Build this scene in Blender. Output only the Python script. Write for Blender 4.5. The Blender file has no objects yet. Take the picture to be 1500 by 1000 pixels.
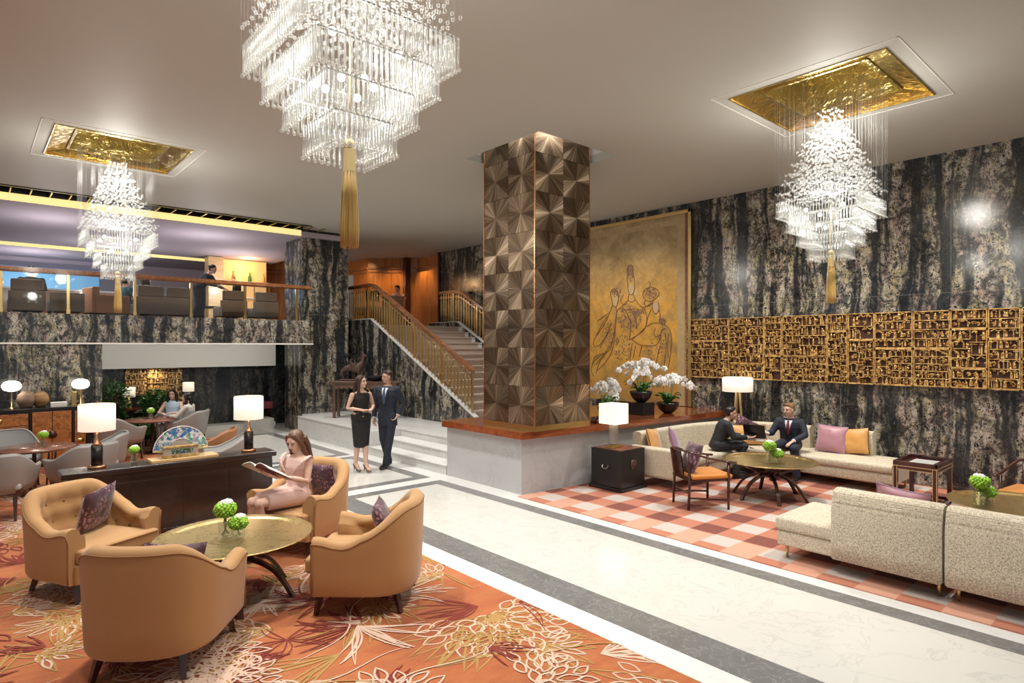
import bpy, math, random
from mathutils import Vector, Matrix, noise
PI = math.pi
random.seed(7)
COL = bpy.context.scene.collection
CAM_H = 2.15

def V(*a): return Vector(a)
def lerp(a, b, t): return a + (b - a) * t
def sstep(a, b, x):
    t = max(0.0, min(1.0, (x - a) / (b - a))) if a != b else float(x > a)
    return t * t * (3 - 2 * t)

# ---------------------------------------------------------------- mesh builder
class MB:
    def __init__(s): s.v = []; s.f = []; s.m = []; s.sm = []
    def add(s, vs, fs, mi=0, smooth=False, M=None):
        n = len(s.v)
        if M is not None: vs = [M @ Vector(p) for p in vs]
        s.v += [tuple(p) for p in vs]
        for f in fs:
            s.f.append(tuple(i + n for i in f)); s.m.append(mi); s.sm.append(smooth)
        return s
    def box(s, x0, x1, y0, y1, z0, z1, mi=0, M=None):
        vs = [(x0,y0,z0),(x1,y0,z0),(x1,y1,z0),(x0,y1,z0),(x0,y0,z1),(x1,y0,z1),(x1,y1,z1),(x0,y1,z1)]
        return s.add(vs, [(0,3,2,1),(4,5,6,7),(0,1,5,4),(1,2,6,5),(2,3,7,6),(3,0,4,7)], mi, False, M)
    def cbox(s, c, size, mi=0, M=None):
        return s.box(c[0]-size[0]/2, c[0]+size[0]/2, c[1]-size[1]/2, c[1]+size[1]/2, c[2]-size[2]/2, c[2]+size[2]/2, mi, M)
    def bar(s, a, b, w, h=None, mi=0, up=(0,0,1), w2=None, h2=None):
        # square bar from a to b, w across, h along up; optional taper
        a = Vector(a); b = Vector(b); h = h or w; w2 = w2 or w; h2 = h2 or h
        d = (b - a).normalized(); u = Vector(up)
        if abs(d.dot(u)) > .98: u = Vector((1, 0, 0))
        sd = d.cross(u).normalized(); u = sd.cross(d).normalized()
        vs = []
        for p, ww, hh in ((a, w, h), (b, w2, h2)):
            for i, j in ((-1,-1),(1,-1),(1,1),(-1,1)): vs.append(p + sd*(i*ww/2) + u*(j*hh/2))
        return s.add(vs, [(0,1,2,3),(7,6,5,4),(0,4,5,1),(1,5,6,2),(2,6,7,3),(3,7,4,0)], mi)
    def tube(s, pts, r, n=8, mi=0, cap=True, closed=False, flat=1.0):
        pts = [Vector(p) for p in pts]; k = len(pts)
        rs = r if isinstance(r, (list, tuple)) else [r]*k
        vs = []; prev = None
        for i, p in enumerate(pts):
            if closed: d = pts[(i+1) % k] - pts[i-1]
            else: d = pts[min(i+1, k-1)] - pts[max(i-1, 0)]
            if d.length < 1e-9: d = Vector((0,0,1))
            d.normalize()
            if prev is None:
                u = Vector((0,0,1)) if abs(d.z) < .9 else Vector((1,0,0))
            else: u = prev
            u = (u - d*u.dot(d)); u = u.normalized() if u.length > 1e-6 else Vector((1,0,0)); prev = u
            w = d.cross(u)
            for j in range(n):
                a = 2*PI*j/n
                vs.append(p + (u*math.sin(a)*flat + w*math.cos(a)) * rs[i])
        fs = []
        for i in range(k if closed else k-1):
            for j in range(n):
                a = i*n+j; b = i*n+(j+1) % n; c = ((i+1) % k)*n+(j+1) % n; d_ = ((i+1) % k)*n+j
                fs.append((a, b, c, d_))
        if cap and not closed:
            fs.append(tuple(reversed(range(n)))); fs.append(tuple((k-1)*n+j for j in range(n)))
        return s.add(vs, fs, mi, True)
    def lathe(s, prof, n=24, mi=0, c=(0,0,0), M=None, sx=1, sy=1):
        vs = []; k = len(prof)
        for r, z in prof:
            for j in range(n):
                a = 2*PI*j/n
                vs.append((c[0]+r*math.cos(a)*sx, c[1]+r*math.sin(a)*sy, c[2]+z))
        fs = [(i*n+j, i*n+(j+1) % n, (i+1)*n+(j+1) % n, (i+1)*n+j) for i in range(k-1) for j in range(n)]
        if prof[0][0] > 1e-5: fs.append(tuple(reversed(range(n))))
        if prof[-1][0] > 1e-5: fs.append(tuple((k-1)*n+j for j in range(n)))
        return s.add(vs, fs, mi, True, M)
    def ball(s, c, r, n=12, m=8, mi=0, M=None):
        r = (r, r, r) if not isinstance(r, (tuple, list)) else r
        vs = [(c[0], c[1], c[2]-r[2])]
        for i in range(1, m):
            t = -PI/2 + PI*i/m
            for j in range(n):
                a = 2*PI*j/n
                vs.append((c[0]+r[0]*math.cos(t)*math.cos(a), c[1]+r[1]*math.cos(t)*math.sin(a), c[2]+r[2]*math.sin(t)))
        vs.append((c[0], c[1], c[2]+r[2])); e = len(vs)-1
        fs = [(0, 1+(j+1) % n, 1+j) for j in range(n)]
        for i in range(m-2):
            for j in range(n):
                a = 1+i*n+j; b = 1+i*n+(j+1) % n
                fs.append((a, b, b+n, a+n))
        o = 1+(m-2)*n
        fs += [(o+j, o+(j+1) % n, e) for j in range(n)]
        return s.add(vs, fs, mi, True, M)
    def prism(s, poly, z0, z1, mi=0, M=None):
        n = len(poly); vs = [(x, y, z0) for x, y in poly] + [(x, y, z1) for x, y in poly]
        fs = [tuple(reversed(range(n))), tuple(range(n, 2*n))] + [(i, (i+1) % n, (i+1) % n+n, i+n) for i in range(n)]
        return s.add(vs, fs, mi, False, M)
    def quad(s, a, b, c, d, mi=0): return s.add([a, b, c, d], [(0,1,2,3)], mi)
    def grid(s, fn, nu, nv, mi=0, closeu=False, closev=False, smooth=True):
        vs = [fn(i/(nu if closeu else nu-1), j/(nv if closev else nv-1)) for i in range(nu) for j in range(nv)]
        fs = []
        for i in range(nu if closeu else nu-1):
            for j in range(nv if closev else nv-1):
                a = i*nv+j; b = ((i+1) % nu)*nv+j; c = ((i+1) % nu)*nv+(j+1) % nv; d = i*nv+(j+1) % nv
                fs.append((a, b, c, d))
        return s.add(vs, fs, mi, smooth)
    def ribbon(s, pts, w, z, mi=0, taper=False):
        # flat stroke lying at height z
        k = len(pts); L = []; R = []
        for i in range(k):
            a = pts[max(i-1, 0)]; b = pts[min(i+1, k-1)]
            dx, dy = b[0]-a[0], b[1]-a[1]; l = math.hypot(dx, dy) or 1
            t = i/(k-1); ww = w/2 * ((.35+.65*math.sin(PI*min(1, max(0, t)))) if taper else 1)
            L.append((pts[i][0]-dy/l*ww, pts[i][1]+dx/l*ww, z)); R.append((pts[i][0]+dy/l*ww, pts[i][1]-dx/l*ww, z))
        vs = L+R
        return s.add(vs, [(k+i, k+i+1, i+1, i) for i in range(k-1)], mi)
    def mesh(s, name, mats):
        me = bpy.data.meshes.new(name); me.from_pydata(s.v, [], s.f)
        if not isinstance(mats, (list, tuple)): mats = [mats]
        for m in mats: me.materials.append(m)
        me.polygons.foreach_set('material_index', s.m); me.polygons.foreach_set('use_smooth', s.sm)
        me.update(); return me
    def build(s, name, mats, parent=None, loc=None, rotz=None, bevel=0, subsurf=0, segs=2, autosmooth=False):
        o = bpy.data.objects.new(name, s.mesh(name, mats)); COL.objects.link(o)
        if parent is not None: o.parent = parent
        if loc is not None: o.location = loc
        if rotz is not None: o.rotation_euler = (0, 0, rotz)
        if bevel:
            m = o.modifiers.new('bevel', 'BEVEL'); m.width = bevel; m.segments = segs; m.limit_method = 'ANGLE'; m.angle_limit = .6
            for p in o.data.polygons: p.use_smooth = True
            m.harden_normals = False
            w = o.modifiers.new('wn', 'WEIGHTED_NORMAL')
        if subsurf:
            m = o.modifiers.new('sub', 'SUBSURF'); m.levels = m.render_levels = subsurf
            for p in o.data.polygons: p.use_smooth = True
        return o

def tag(o, label=None, cat=None, group=None, kind=None):
    if label: o['label'] = label
    if cat: o['category'] = cat
    if group: o['group'] = group
    if kind: o['kind'] = kind
    return o
def thing(name, label, cat, loc=(0,0,0), rotz=0, group=None):
    o = bpy.data.objects.new(name, None); COL.objects.link(o)
    o.empty_display_size = .1
    o.location = loc; o.rotation_euler = (0, 0, rotz)
    return tag(o, label, cat, group)
def struct(name, mb, mats, **k):
    return tag(mb.build(name, mats, **k), kind='structure')
def kids(o): return [c for c in bpy.data.objects if c.parent == o]
def dup(o, loc, rotz, label=None, group=None, scale=None, swap=None):
    tree = {}
    for c in bpy.data.objects:
        if c.parent: tree.setdefault(c.parent.name, []).append(c)
    def cp(x, par):
        c = x.copy(); COL.objects.link(c)
        if par is not None: c.parent = par
        if swap and x.name.split('.')[0] in swap and c.data:
            c.data = c.data.copy(); c.data.materials[0] = swap[x.name.split('.')[0]]
        for y in tree.get(x.name, []): cp(y, c)
        return c
    r = cp(o, None); r.location = loc; r.rotation_euler = (0, 0, rotz)
    if scale: r.scale = (scale,)*3
    if label: r['label'] = label
    if group: r['group'] = group
    return r
def fdir(dx, dy): return math.atan2(dy, dx)
def catmull(pts, n=8, closed=False):
    pts = [Vector(p) for p in pts]; k = len(pts); out = []
    rng = range(k if closed else k-1)
    for i in rng:
        if closed: p0, p1, p2, p3 = pts[i-1], pts[i], pts[(i+1) % k], pts[(i+2) % k]
        else: p0, p1, p2, p3 = pts[max(i-1,0)], pts[i], pts[i+1], pts[min(i+2,k-1)]
        for j in range(n):
            t = j/n
            out.append(.5*((2*p1)+(p2-p0)*t+(2*p0-5*p1+4*p2-p3)*t*t+(3*p1-p0-3*p2+p3)*t**3))
    if not closed: out.append(pts[-1])
    return out

# ---------------------------------------------------------------- materials
def srgb(r, g, b):
    f = lambda c: (c/255/12.92) if c/255 <= .04045 else ((c/255+.055)/1.055)**2.4
    return (f(r), f(g), f(b), 1)
class NT:
    def __init__(s, name):
        s.mat = bpy.data.materials.new(name); s.mat.use_nodes = True
        s.nt = s.mat.node_tree; s.nt.nodes.clear()
        s.out = s.nt.nodes.new('ShaderNodeOutputMaterial')
    def n(s, typ, **k):
        nd = s.nt.nodes.new('ShaderNode'+typ)
        ins = k.pop('ins', {})
        for a, b in k.items(): setattr(nd, a, b)
        for a, b in ins.items():
            sock = nd.inputs[a]
            if isinstance(b, bpy.types.NodeSocket): s.nt.links.new(b, sock)
            elif b is not None: sock.default_value = b
        return nd
    def math(s, op, a, b=None, c=None, clamp=False):
        ins = {0: a}
        if b is not None: ins[1] = b
        if c is not None: ins[2] = c
        return s.n('Math', operation=op, use_clamp=clamp, ins=ins).outputs[0]
    def ramp(s, fac, stops, interp='LINEAR'):
        r = s.n('ValToRGB', ins={0: fac}); cr = r.color_ramp; cr.interpolation = interp
        while len(cr.elements) < len(stops): cr.elements.new(.5)
        for e, (p, c) in zip(cr.elements, stops):
            e.position = p; e.color = c if len(c) == 4 else (*c, 1)
        return r.outputs[0]
    def mix(s, fac, a, b, blend='MIX'):
        m = s.n('Mix', data_type='RGBA', blend_type=blend, ins={0: fac, 6: a, 7: b}); return m.outputs[2]
    def noise(s, vec, scale, detail=3, rough=.55, dist=0):
        return s.n('TexNoise', ins={'Vector': vec, 'Scale': scale, 'Detail': detail, 'Roughness': rough, 'Distortion': dist}).outputs[0]
    def coord(s, kind='Object'): return s.n('TexCoord').outputs[kind]
    def mapping(s, vec, scale=(1,1,1), loc=(0,0,0), rot=(0,0,0)):
        return s.n('Mapping', ins={'Vector': vec, 'Scale': scale, 'Location': loc, 'Rotation': rot}).outputs[0]
    def bump(s, h, strength=.3, dist=.01):
        return s.n('Bump', ins={'Height': h, 'Strength': strength, 'Distance': dist}).outputs[0]
    def pbr(s, **ins):
        b = s.n('BsdfPrincipled', ins={k.replace('_', ' '): v for k, v in ins.items()})
        s.nt.links.new(b.outputs[0], s.out.inputs[0]); return s.mat
    def surf(s, sock): s.nt.links.new(sock, s.out.inputs[0]); return s.mat

def plain(name, col, rough=.5, metal=0, spec=.5, coat=0, bump=0, bscale=200, emit=None, es=0, sheen=0, var=0, vscale=8):
    t = NT(name); k = dict(Roughness=rough, Metallic=metal)
    k['Specular_IOR_Level'] = spec
    if coat: k['Coat_Weight'] = coat; k['Coat_Roughness'] = .06
    if sheen: k['Sheen_Weight'] = sheen
    c = col
    if var:
        nz = t.noise(t.coord(), vscale, 4)
        c = t.mix(nz, tuple(v*(1-var) for v in col[:3])+(1,), tuple(min(1, v*(1+var)) for v in col[:3])+(1,))
    k['Base_Color'] = c
    if bump: k['Normal'] = t.bump(t.noise(t.coord(), bscale, 2), bump, .004)
    if emit: k['Emission_Color'] = emit; k['Emission_Strength'] = es
    return t.pbr(**k)
def m_dark_marble(name='black_marble', flecks=.82, seams=True):
    t = NT(name); co = t.coord()
    sp = t.n('SeparateXYZ', ins={0: co})
    h = t.math('ADD', sp.outputs[0], sp.outputs[1]); z = sp.outputs[2]
    wv = t.noise(t.n('CombineXYZ', ins={0: h, 1: 0, 2: t.math('MULTIPLY', z, .9)}).outputs[0], 1.2, 3)
    hw = t.math('ADD', h, t.math('MULTIPLY', wv, .35))
    band = t.noise(t.n('CombineXYZ', ins={0: t.math('MULTIPLY', hw, 5.6), 1: 3.3, 2: t.math('MULTIPLY', z, .34)}).outputs[0], 1.0, 3, .6)
    bandm = t.ramp(band, [(.45, (0,0,0)), (.56, (1,1,1))])
    v3 = t.n('CombineXYZ', ins={0: h, 1: t.math('MULTIPLY', sp.outputs[0], .3), 2: t.math('MULTIPLY', z, .75)}).outputs[0]
    n1 = t.noise(v3, 8, 4, .6, 1.8)
    n2 = t.noise(v3, 19, 3, .6, 1.2)
    r1 = t.math('SUBTRACT', 1, t.math('MULTIPLY', t.math('ABSOLUTE', t.math('SUBTRACT', n1, .5)), 16), clamp=True)
    r2 = t.math('SUBTRACT', 1, t.math('MULTIPLY', t.math('ABSOLUTE', t.math('SUBTRACT', n2, .52)), 11), clamp=True)
    patch = t.ramp(t.noise(v3, 6.5, 3, .65, .8), [(.40, (.12,.12,.12)), (.56, (1,1,1))])
    fl = t.math('MULTIPLY', t.math('MAXIMUM', r1, r2), patch)
    fl = t.math('MULTIPLY', fl, t.math('ADD', t.math('MULTIPLY', bandm, .95), .06))
    n3 = t.noise(v3, 1.6, 3, .6, 2.5)
    hair = t.math('SUBTRACT', 1, t.math('MULTIPLY', t.math('ABSOLUTE', t.math('SUBTRACT', n3, .5)), 130), clamp=True)
    fl = t.math('MAXIMUM', fl, t.math('MULTIPLY', hair, .22))
    fl = t.math('MULTIPLY', fl, flecks)
    cv = t.noise(v3, 3.0, 4, .7)
    vc = t.ramp(cv, [(.3, (.50,.49,.44)), (.42, (.56,.47,.27)), (.5, (.70,.66,.55)), (.6, (.55,.40,.32)), (.7, (.45,.45,.42))])
    base = t.ramp(t.noise(v3, 2.2, 3), [(.35, (.004,.007,.011)), (.65, (.018,.024,.030))])
    c = t.mix(fl, base, vc)
    # brownish/greenish body inside the bands
    body = t.ramp(t.noise(v3, 30, 2), [(.4, (.010,.011,.011)), (.65, (.035,.032,.025))])
    c = t.mix(t.math('MULTIPLY', bandm, .4*flecks), c, t.mix(fl, body, vc))
    if seams:
        def line(x, per, w):
            fr = t.math('FRACT', t.math('DIVIDE', x, per)); return t.math('LESS_THAN', fr, w/per)
        sm = t.math('MAXIMUM', line(t.math('ADD', h, .45), 1.55, .006), line(t.math('ADD', z, .05), 3.0, .006))
        c = t.mix(t.math('MULTIPLY', sm, .5), c, (.3,.3,.28,1))
    return t.pbr(Base_Color=c, Roughness=.15, Specular_IOR_Level=.5)

def m_white_marble(name, a, b, vein, rough=.14, scale=1.0):
    t = NT(name); co = t.coord()
    n1 = t.noise(co, 2.2*scale, 6, .62, 1.3)
    v = t.math('SUBTRACT', 1, t.math('MULTIPLY', t.math('ABSOLUTE', t.math('SUBTRACT', n1, .5)), 40), clamp=True)
    c = t.mix(t.noise(co, 1.1*scale, 5), a, b)
    c = t.mix(t.math('MULTIPLY', v, .35), c, vein)
    return t.pbr(Base_Color=c, Roughness=rough, Specular_IOR_Level=.5)

def m_wood(name, dark, light, rough=.25, axis=0, scale=1.0, coat=.4):
    t = NT(name); co = t.coord()
    sc = [9, 9, 9]; sc[axis] = .9
    v = t.mapping(co, tuple(q*scale for q in sc))
    n1 = t.noise(v, 1.4, 5, .6, .8); n2 = t.noise(v, 7, 3, .6)
    f = t.math('ADD', t.math('MULTIPLY', n1, .75), t.math('MULTIPLY', n2, .25))
    c = t.ramp(f, [(.32, dark), (.66, light)])
    return t.pbr(Base_Color=c, Roughness=rough, Coat_Weight=coat, Coat_Roughness=.08)

def m_burl():
    t = NT('burl_wood'); co = t.coord()
    n1 = t.noise(co, 7, 6, .7, 1.8); n2 = t.noise(co, 34, 2, .5)
    c = t.ramp(n1, [(.3, (.16,.045,.012)), (.5, (.42,.16,.045)), (.7, (.60,.27,.09))])
    c = t.mix(t.math('GREATER_THAN', n2, .66), c, (.10,.03,.012,1))
    return t.pbr(Base_Color=c, Roughness=.3, Coat_Weight=.4)

def m_gold(name='polished_gold', rough=.22, bump=.35, bscale=6, col=(.80,.62,.22,1)):
    t = NT(name); co = t.coord()
    h = t.noise(co, bscale, 3, .5, 1.5)
    return t.pbr(Base_Color=col, Metallic=1.0, Roughness=rough, Normal=t.bump(h, bump, .05))

def m_brass_tray():
    t = NT('engraved_brass'); co = t.coord('Object')
    sp = t.n('SeparateXYZ', ins={0: co})
    r = t.math('SQRT', t.math('ADD', t.math('MULTIPLY', sp.outputs[0], sp.outputs[0]), t.math('MULTIPLY', sp.outputs[1], sp.outputs[1])))
    rings = t.math('SINE', t.math('MULTIPLY', r, 90))
    nz = t.noise(co, 26, 3, .6, 1.2); big = t.noise(co, 4.5, 2)
    lines = t.math('MULTIPLY', t.math('GREATER_THAN', nz, .53), t.math('GREATER_THAN', big, .48))
    h = t.math('ADD', t.math('MULTIPLY', rings, .25), t.math('MULTIPLY', lines, .8))
    c = t.mix(lines, (.76,.62,.30,1), (.55,.42,.17,1))
    return t.pbr(Base_Color=c, Metallic=1.0, Roughness=.3, Normal=t.bump(h, .35, .006))

def m_weave(name, a, b, scale=260, rough=.8, sheen=.3):
    t = NT(name); co = t.coord()
    w1 = t.n('TexWave', wave_type='BANDS', bands_direction='DIAGONAL', ins={'Vector': co, 'Scale': scale/6.28, 'Distortion': .3}).outputs['Fac']
    nz = t.noise(co, scale*.9, 2)
    f = t.math('ADD', t.math('MULTIPLY', w1, .3), t.math('MULTIPLY', nz, .7))
    return t.pbr(Base_Color=t.mix(f, a, b), Roughness=rough, Sheen_Weight=sheen, Sheen_Roughness=.4, Normal=t.bump(f, .25, .002))

def m_boucle():
    t = NT('ivory_figured_fabric'); co = t.coord()
    vo = t.n('TexVoronoi', feature='DISTANCE_TO_EDGE', ins={'Vector': t.mapping(co, (1,1,1)), 'Scale': 85, 'Randomness': .8}).outputs['Distance']
    vo2 = t.noise(co, 60, 2, .5)
    f = t.math('MULTIPLY', t.math('LESS_THAN', vo, .09), t.math('GREATER_THAN', vo2, .45))
    c = t.mix(f, (.68,.61,.47,1), (.33,.27,.19,1))
    return t.pbr(Base_Color=c, Roughness=.75, Sheen_Weight=.2, Normal=t.bump(vo, .3, .004))

def m_crystal():
    t = NT('cut_crystal')
    tr = t.n('BsdfTransparent', ins={0: (.97,.98,.97,1)}).outputs[0]
    gl = t.n('BsdfGlossy', ins={0: (1,1,1,1), 'Roughness': .12}).outputs[0]
    di = t.n('BsdfTranslucent', ins={0: (.95,.97,.96,1)}).outputs[0]
    df = t.n('BsdfDiffuse', ins={0: (.95,.97,.96,1)}).outputs[0]
    a = t.n('MixShader', ins={0: .5, 1: di, 2: df}).outputs[0]
    b = t.n('MixShader', ins={0: .45, 1: a, 2: gl}).outputs[0]
    lw = t.n('LayerWeight', ins={'Blend': .45}).outputs['Facing']
    f = t.math('ADD', .11, t.math('MULTIPLY', lw, .5), clamp=True)
    return t.surf(t.n('MixShader', ins={0: f, 1: tr, 2: b}).outputs[0])

def m_glass(name='clear_glass', tint=(.96,.98,.97,1), refl=.012):
    t = NT(name)
    tr = t.n('BsdfTransparent', ins={0: tint}).outputs[0]
    gl = t.n('BsdfGlossy', ins={0: (1,1,1,1), 'Roughness': .03}).outputs[0]
    fr = t.n('Fresnel', ins={0: 1.45}).outputs[0]
    f = t.math('ADD', t.math('MULTIPLY', fr, .35), refl, clamp=True)
    return t.surf(t.n('MixShader', ins={0: f, 1: tr, 2: gl}).outputs[0])

def m_radial_metal():
    t = NT('bronze_starburst_metal')
    at = t.n('Attribute', attribute_name='rad').outputs['Vector']
    sp = t.n('Attribute', attribute_name='loc').outputs['Vector']
    s2 = t.n('SeparateXYZ', ins={0: sp})
    ang = t.math('ARCTAN2', s2.outputs[1], s2.outputs[0])
    seed = s2.outputs[2]
    def streak(k, off):
        return t.noise(t.n('CombineXYZ', ins={0: t.math('MULTIPLY', t.math('COSINE', ang), k), 1: t.math('MULTIPLY', t.math('SINE', ang), k), 2: t.math('ADD', seed, off)}).outputs[0], 1.0, 3, .7)
    st = streak(16, 0); st2 = streak(1.3, 5)
    # quadrant tones and broad rays paint the brushed metal's reflections into the colour
    q = t.math('GREATER_THAN', t.math('MULTIPLY', s2.outputs[0], s2.outputs[1]), 0)
    tone = t.math('ADD', t.math('MULTIPLY', st, .48), t.math('ADD', t.math('MULTIPLY', st2, .50), t.math('MULTIPLY', q, .05)))
    c = t.ramp(tone, [(.34, (.075,.05,.032)), (.48, (.165,.115,.075)), (.58, (.34,.25,.165)), (.70, (.85,.70,.52))])
    ro = t.math('ADD', .25, t.math('MULTIPLY', st, .2))
    return t.pbr(Base_Color=c, Metallic=.92, Roughness=ro, Anisotropic=.85, Tangent=at, Normal=t.bump(st, .06, .002))

def m_burgundy():
    t = NT('burgundy_patterned_fabric'); co = t.coord()
    vo = t.n('TexVoronoi', feature='DISTANCE_TO_EDGE', ins={'Vector': t.mapping(co, (1,1,.7)), 'Scale': 26, 'Randomness': 1.0}).outputs['Distance']
    nz = t.noise(co, 9, 2)
    f = t.math('MULTIPLY', t.ramp(vo, [(.10, (0,0,0)), (.2, (1,1,1))]), t.ramp(nz, [(.38, (0,0,0)), (.55, (1,1,1))]))
    c = t.mix(f, (.045,.006,.02,1), (.34,.17,.24,1))
    return t.pbr(Base_Color=c, Roughness=.45, Sheen_Weight=.4)

def m_painting():
    t = NT('gold_ground_painting'); co = t.coord()
    sp = t.n('SeparateXYZ', ins={0: co}); z = sp.outputs[2]
    n1 = t.noise(co, 1.3, 6, .65, 1.0); n2 = t.noise(co, 6, 5, .7, .6)
    f = t.math('ADD', t.math('MULTIPLY', n1, .65), t.math('MULTIPLY', n2, .35))
    lo = t.ramp(f, [(.34, (.36,.23,.09)), (.46, (.56,.34,.10)), (.55, (.80,.43,.07)), (.66, (.74,.58,.27))])
    hi = t.ramp(f, [(.35, (.22,.16,.08)), (.5, (.40,.30,.15)), (.68, (.58,.46,.26))])
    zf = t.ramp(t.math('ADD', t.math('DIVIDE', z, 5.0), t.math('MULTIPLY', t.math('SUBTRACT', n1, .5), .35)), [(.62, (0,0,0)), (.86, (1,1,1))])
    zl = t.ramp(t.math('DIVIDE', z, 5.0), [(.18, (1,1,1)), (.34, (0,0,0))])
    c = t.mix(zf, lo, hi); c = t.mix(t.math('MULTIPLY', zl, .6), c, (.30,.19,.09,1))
    return t.pbr(Base_Color=c, Roughness=.38, Metallic=.35)

def m_carved_gold():
    t = NT('gilded_carving'); co = t.coord()
    n1 = t.noise(co, 16, 3, .6); n2 = t.noise(co, 3, 2)
    c = t.ramp(n1, [(.26, (.16,.055,.018)), (.42, (.58,.33,.10)), (.60, (.95,.68,.28))])
    c = t.mix(t.math('MULTIPLY', n2, .22), c, (.24,.09,.04,1))
    return t.pbr(Base_Color=c, Roughness=.38, Metallic=.55, Normal=t.bump(t.noise(co, 60, 3, .6), .6, .01))

def m_fan():
    t = NT('painted_fan_leaf'); co = t.coord()
    vo = t.n('TexVoronoi', ins={'Vector': co, 'Scale': 38}).outputs['Color']
    s = t.n('SeparateColor', ins={0: vo}).outputs[0]
    c = t.ramp(s, [(.0, (.07,.22,.55)), (.25, (.10,.40,.25)), (.45, (.80,.80,.78)), (.62, (.65,.38,.45)), (.75, (.80,.82,.84)), (.9, (.12,.32,.62))], 'CONSTANT')
    return t.pbr(Base_Color=c, Roughness=.5)

def m_ceiling():
    t = NT('ceiling_paint'); return t.pbr(Base_Color=(.515,.525,.475,1), Roughness=.6, Specular_IOR_Level=.12)

def m_shade(name='lamp_shade_linen', col=(1,.90,.74,1), es=.75):
    t = NT(name); co = t.coord()
    w = t.noise(t.mapping(co, (300,300,60)), 1, 2)
    c = t.mix(w, (.9,.85,.76,1), (.78,.72,.62,1))
    return t.pbr(Base_Color=c, Roughness=.8, Emission_Color=col, Emission_Strength=es)

def m_check(y0, x0, per=.65, w=.325):
    # gingham carpet: bands one way, bands the other, darker where they cross
    t = NT('gingham_carpet'); co = t.coord(); sp = t.n('SeparateXYZ', ins={0: co})
    def band(s, o):
        fr = t.math('FRACT', t.math('ADD', t.math('DIVIDE', t.math('SUBTRACT', s, o), per), 100)); return t.math('LESS_THAN', fr, w/per)
    bx = band(sp.outputs[0], x0); by = band(sp.outputs[1], y0)
    s = t.math('MULTIPLY', t.math('ADD', bx, by), .5)
    c = t.ramp(s, [(.0, (.50,.44,.40)), (.4, (.44,.155,.085)), (.9, (.17,.030,.016))], 'CONSTANT')
    edge = t.math('LESS_THAN', sp.outputs[0], 6.35)
    c = t.mix(t.math('MULTIPLY', edge, by), c, (.60,.30,.20,1))
    nz = t.noise(co, 90, 2, .6)
    c = t.mix(t.math('MULTIPLY', nz, .10), c, (.75,.62,.55,1))
    return t.pbr(Base_Color=c, Roughness=.95, Sheen_Weight=.05, Normal=t.bump(nz, .4, .004))

def m_orange_carpet():
    t = NT('orange_carpet_pile'); co = t.coord()
    n1 = t.noise(co, .9, 3, .6); n2 = t.noise(t.mapping(co, (2,9,1), rot=(0,0,.7)), 1.2, 4, .6, 1.0)
    c = t.ramp(n1, [(.32, (.25,.045,.010)), (.5, (.40,.090,.020)), (.68, (.46,.15,.055))])
    c2 = t.ramp(n2, [(.42, (.34,.085,.015)), (.62, (.50,.19,.04))])
    c = t.mix(t.math('MULTIPLY', n2, .5), c, c2)
    nz = t.noise(co, 110, 2)
    c = t.mix(t.math('MULTIPLY', nz, .14), c, (.75,.45,.28,1))
    return t.pbr(Base_Color=c, Roughness=.95, Sheen_Weight=.1, Normal=t.bump(nz, .4, .004))

M = {}
M['marble'] = m_dark_marble()
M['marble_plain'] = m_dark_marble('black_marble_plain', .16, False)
M['floor'] = m_white_marble('white_floor_marble', (.70,.69,.65,1), (.62,.61,.57,1), (.42,.41,.40,1), .15)
M['white'] = m_white_marble('white_border_marble', (.80,.80,.78,1), (.76,.76,.74,1), (.6,.6,.6,1), .16)
M['grey'] = m_white_marble('grey_strip_marble', (.14,.14,.135,1), (.23,.23,.225,1), (.45,.45,.45,1), .18, 3)
M['step'] = m_white_marble('step_marble', (.66,.66,.64,1), (.58,.58,.57,1), (.40,.42,.43,1), .2, .8)
M['ceiling'] = m_ceiling()
M['ceil_white'] = plain('white_plaster', (.78,.76,.72,1), .6)
M['lilac'] = plain('lilac_grey_plaster', (.44,.39,.44,1), .85)
M['gold'] = m_gold()
M['gold_red'] = m_gold('burnished_gold', .32, .7, 9, (.46,.37,.15,1))
M['brass'] = plain('satin_brass', (.72,.52,.22,1), .28, 1)
M['brass_tray'] = m_brass_tray()
M['copper'] = plain('copper', (.80,.42,.24,1), .25, 1)
M['chrome'] = plain('steel', (.6,.6,.6,1), .2, 1)
M['wood_red'] = m_wood('glossy_red_mahogany', (.12,.022,.008,1), (.36,.095,.03,1), .12, 0, 1, .8)
M['wood_panel'] = m_wood('honey_wood_panel', (.17,.05,.012,1), (.42,.155,.035,1), .28, 2, .8)
M['wood_rail'] = m_wood('brown_handrail_wood', (.13,.045,.018,1), (.36,.15,.06,1), .2, 1)
M['wood_dark'] = m_wood('dark_stained_wood', (.022,.007,.006,1), (.085,.024,.018,1), .22, 2)
M['wood_ebony'] = m_wood('near_black_wood', (.012,.008,.007,1), (.030,.018,.015,1), .25, 0)
M['wood_top'] = m_wood('brown_tabletop_wood', (.14,.05,.03,1), (.30,.13,.09,1), .22, 0)
M['wood_light'] = m_wood('pale_oak', (.55,.35,.15,1), (.78,.56,.30,1), .4, 0)
M['burl'] = m_burl()
M['altar'] = m_wood('aged_brown_altar_wood', (.05,.025,.014,1), (.16,.085,.05,1), .4, 0)
M['plinth'] = m_white_marble('grey_plinth_marble', (.50,.50,.505,1), (.44,.44,.44,1), (.32,.33,.35,1), .22, .7)
M['black'] = plain('black_lacquer', (.012,.011,.012,1), .28)
M['tan'] = m_weave('tan_woven_upholstery', (.33,.17,.065,1), (.62,.36,.15,1), 420)
M['tan_dk'] = plain('tan_piping', (.30,.14,.05,1), .7)
M['boucle'] = m_boucle()
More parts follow.
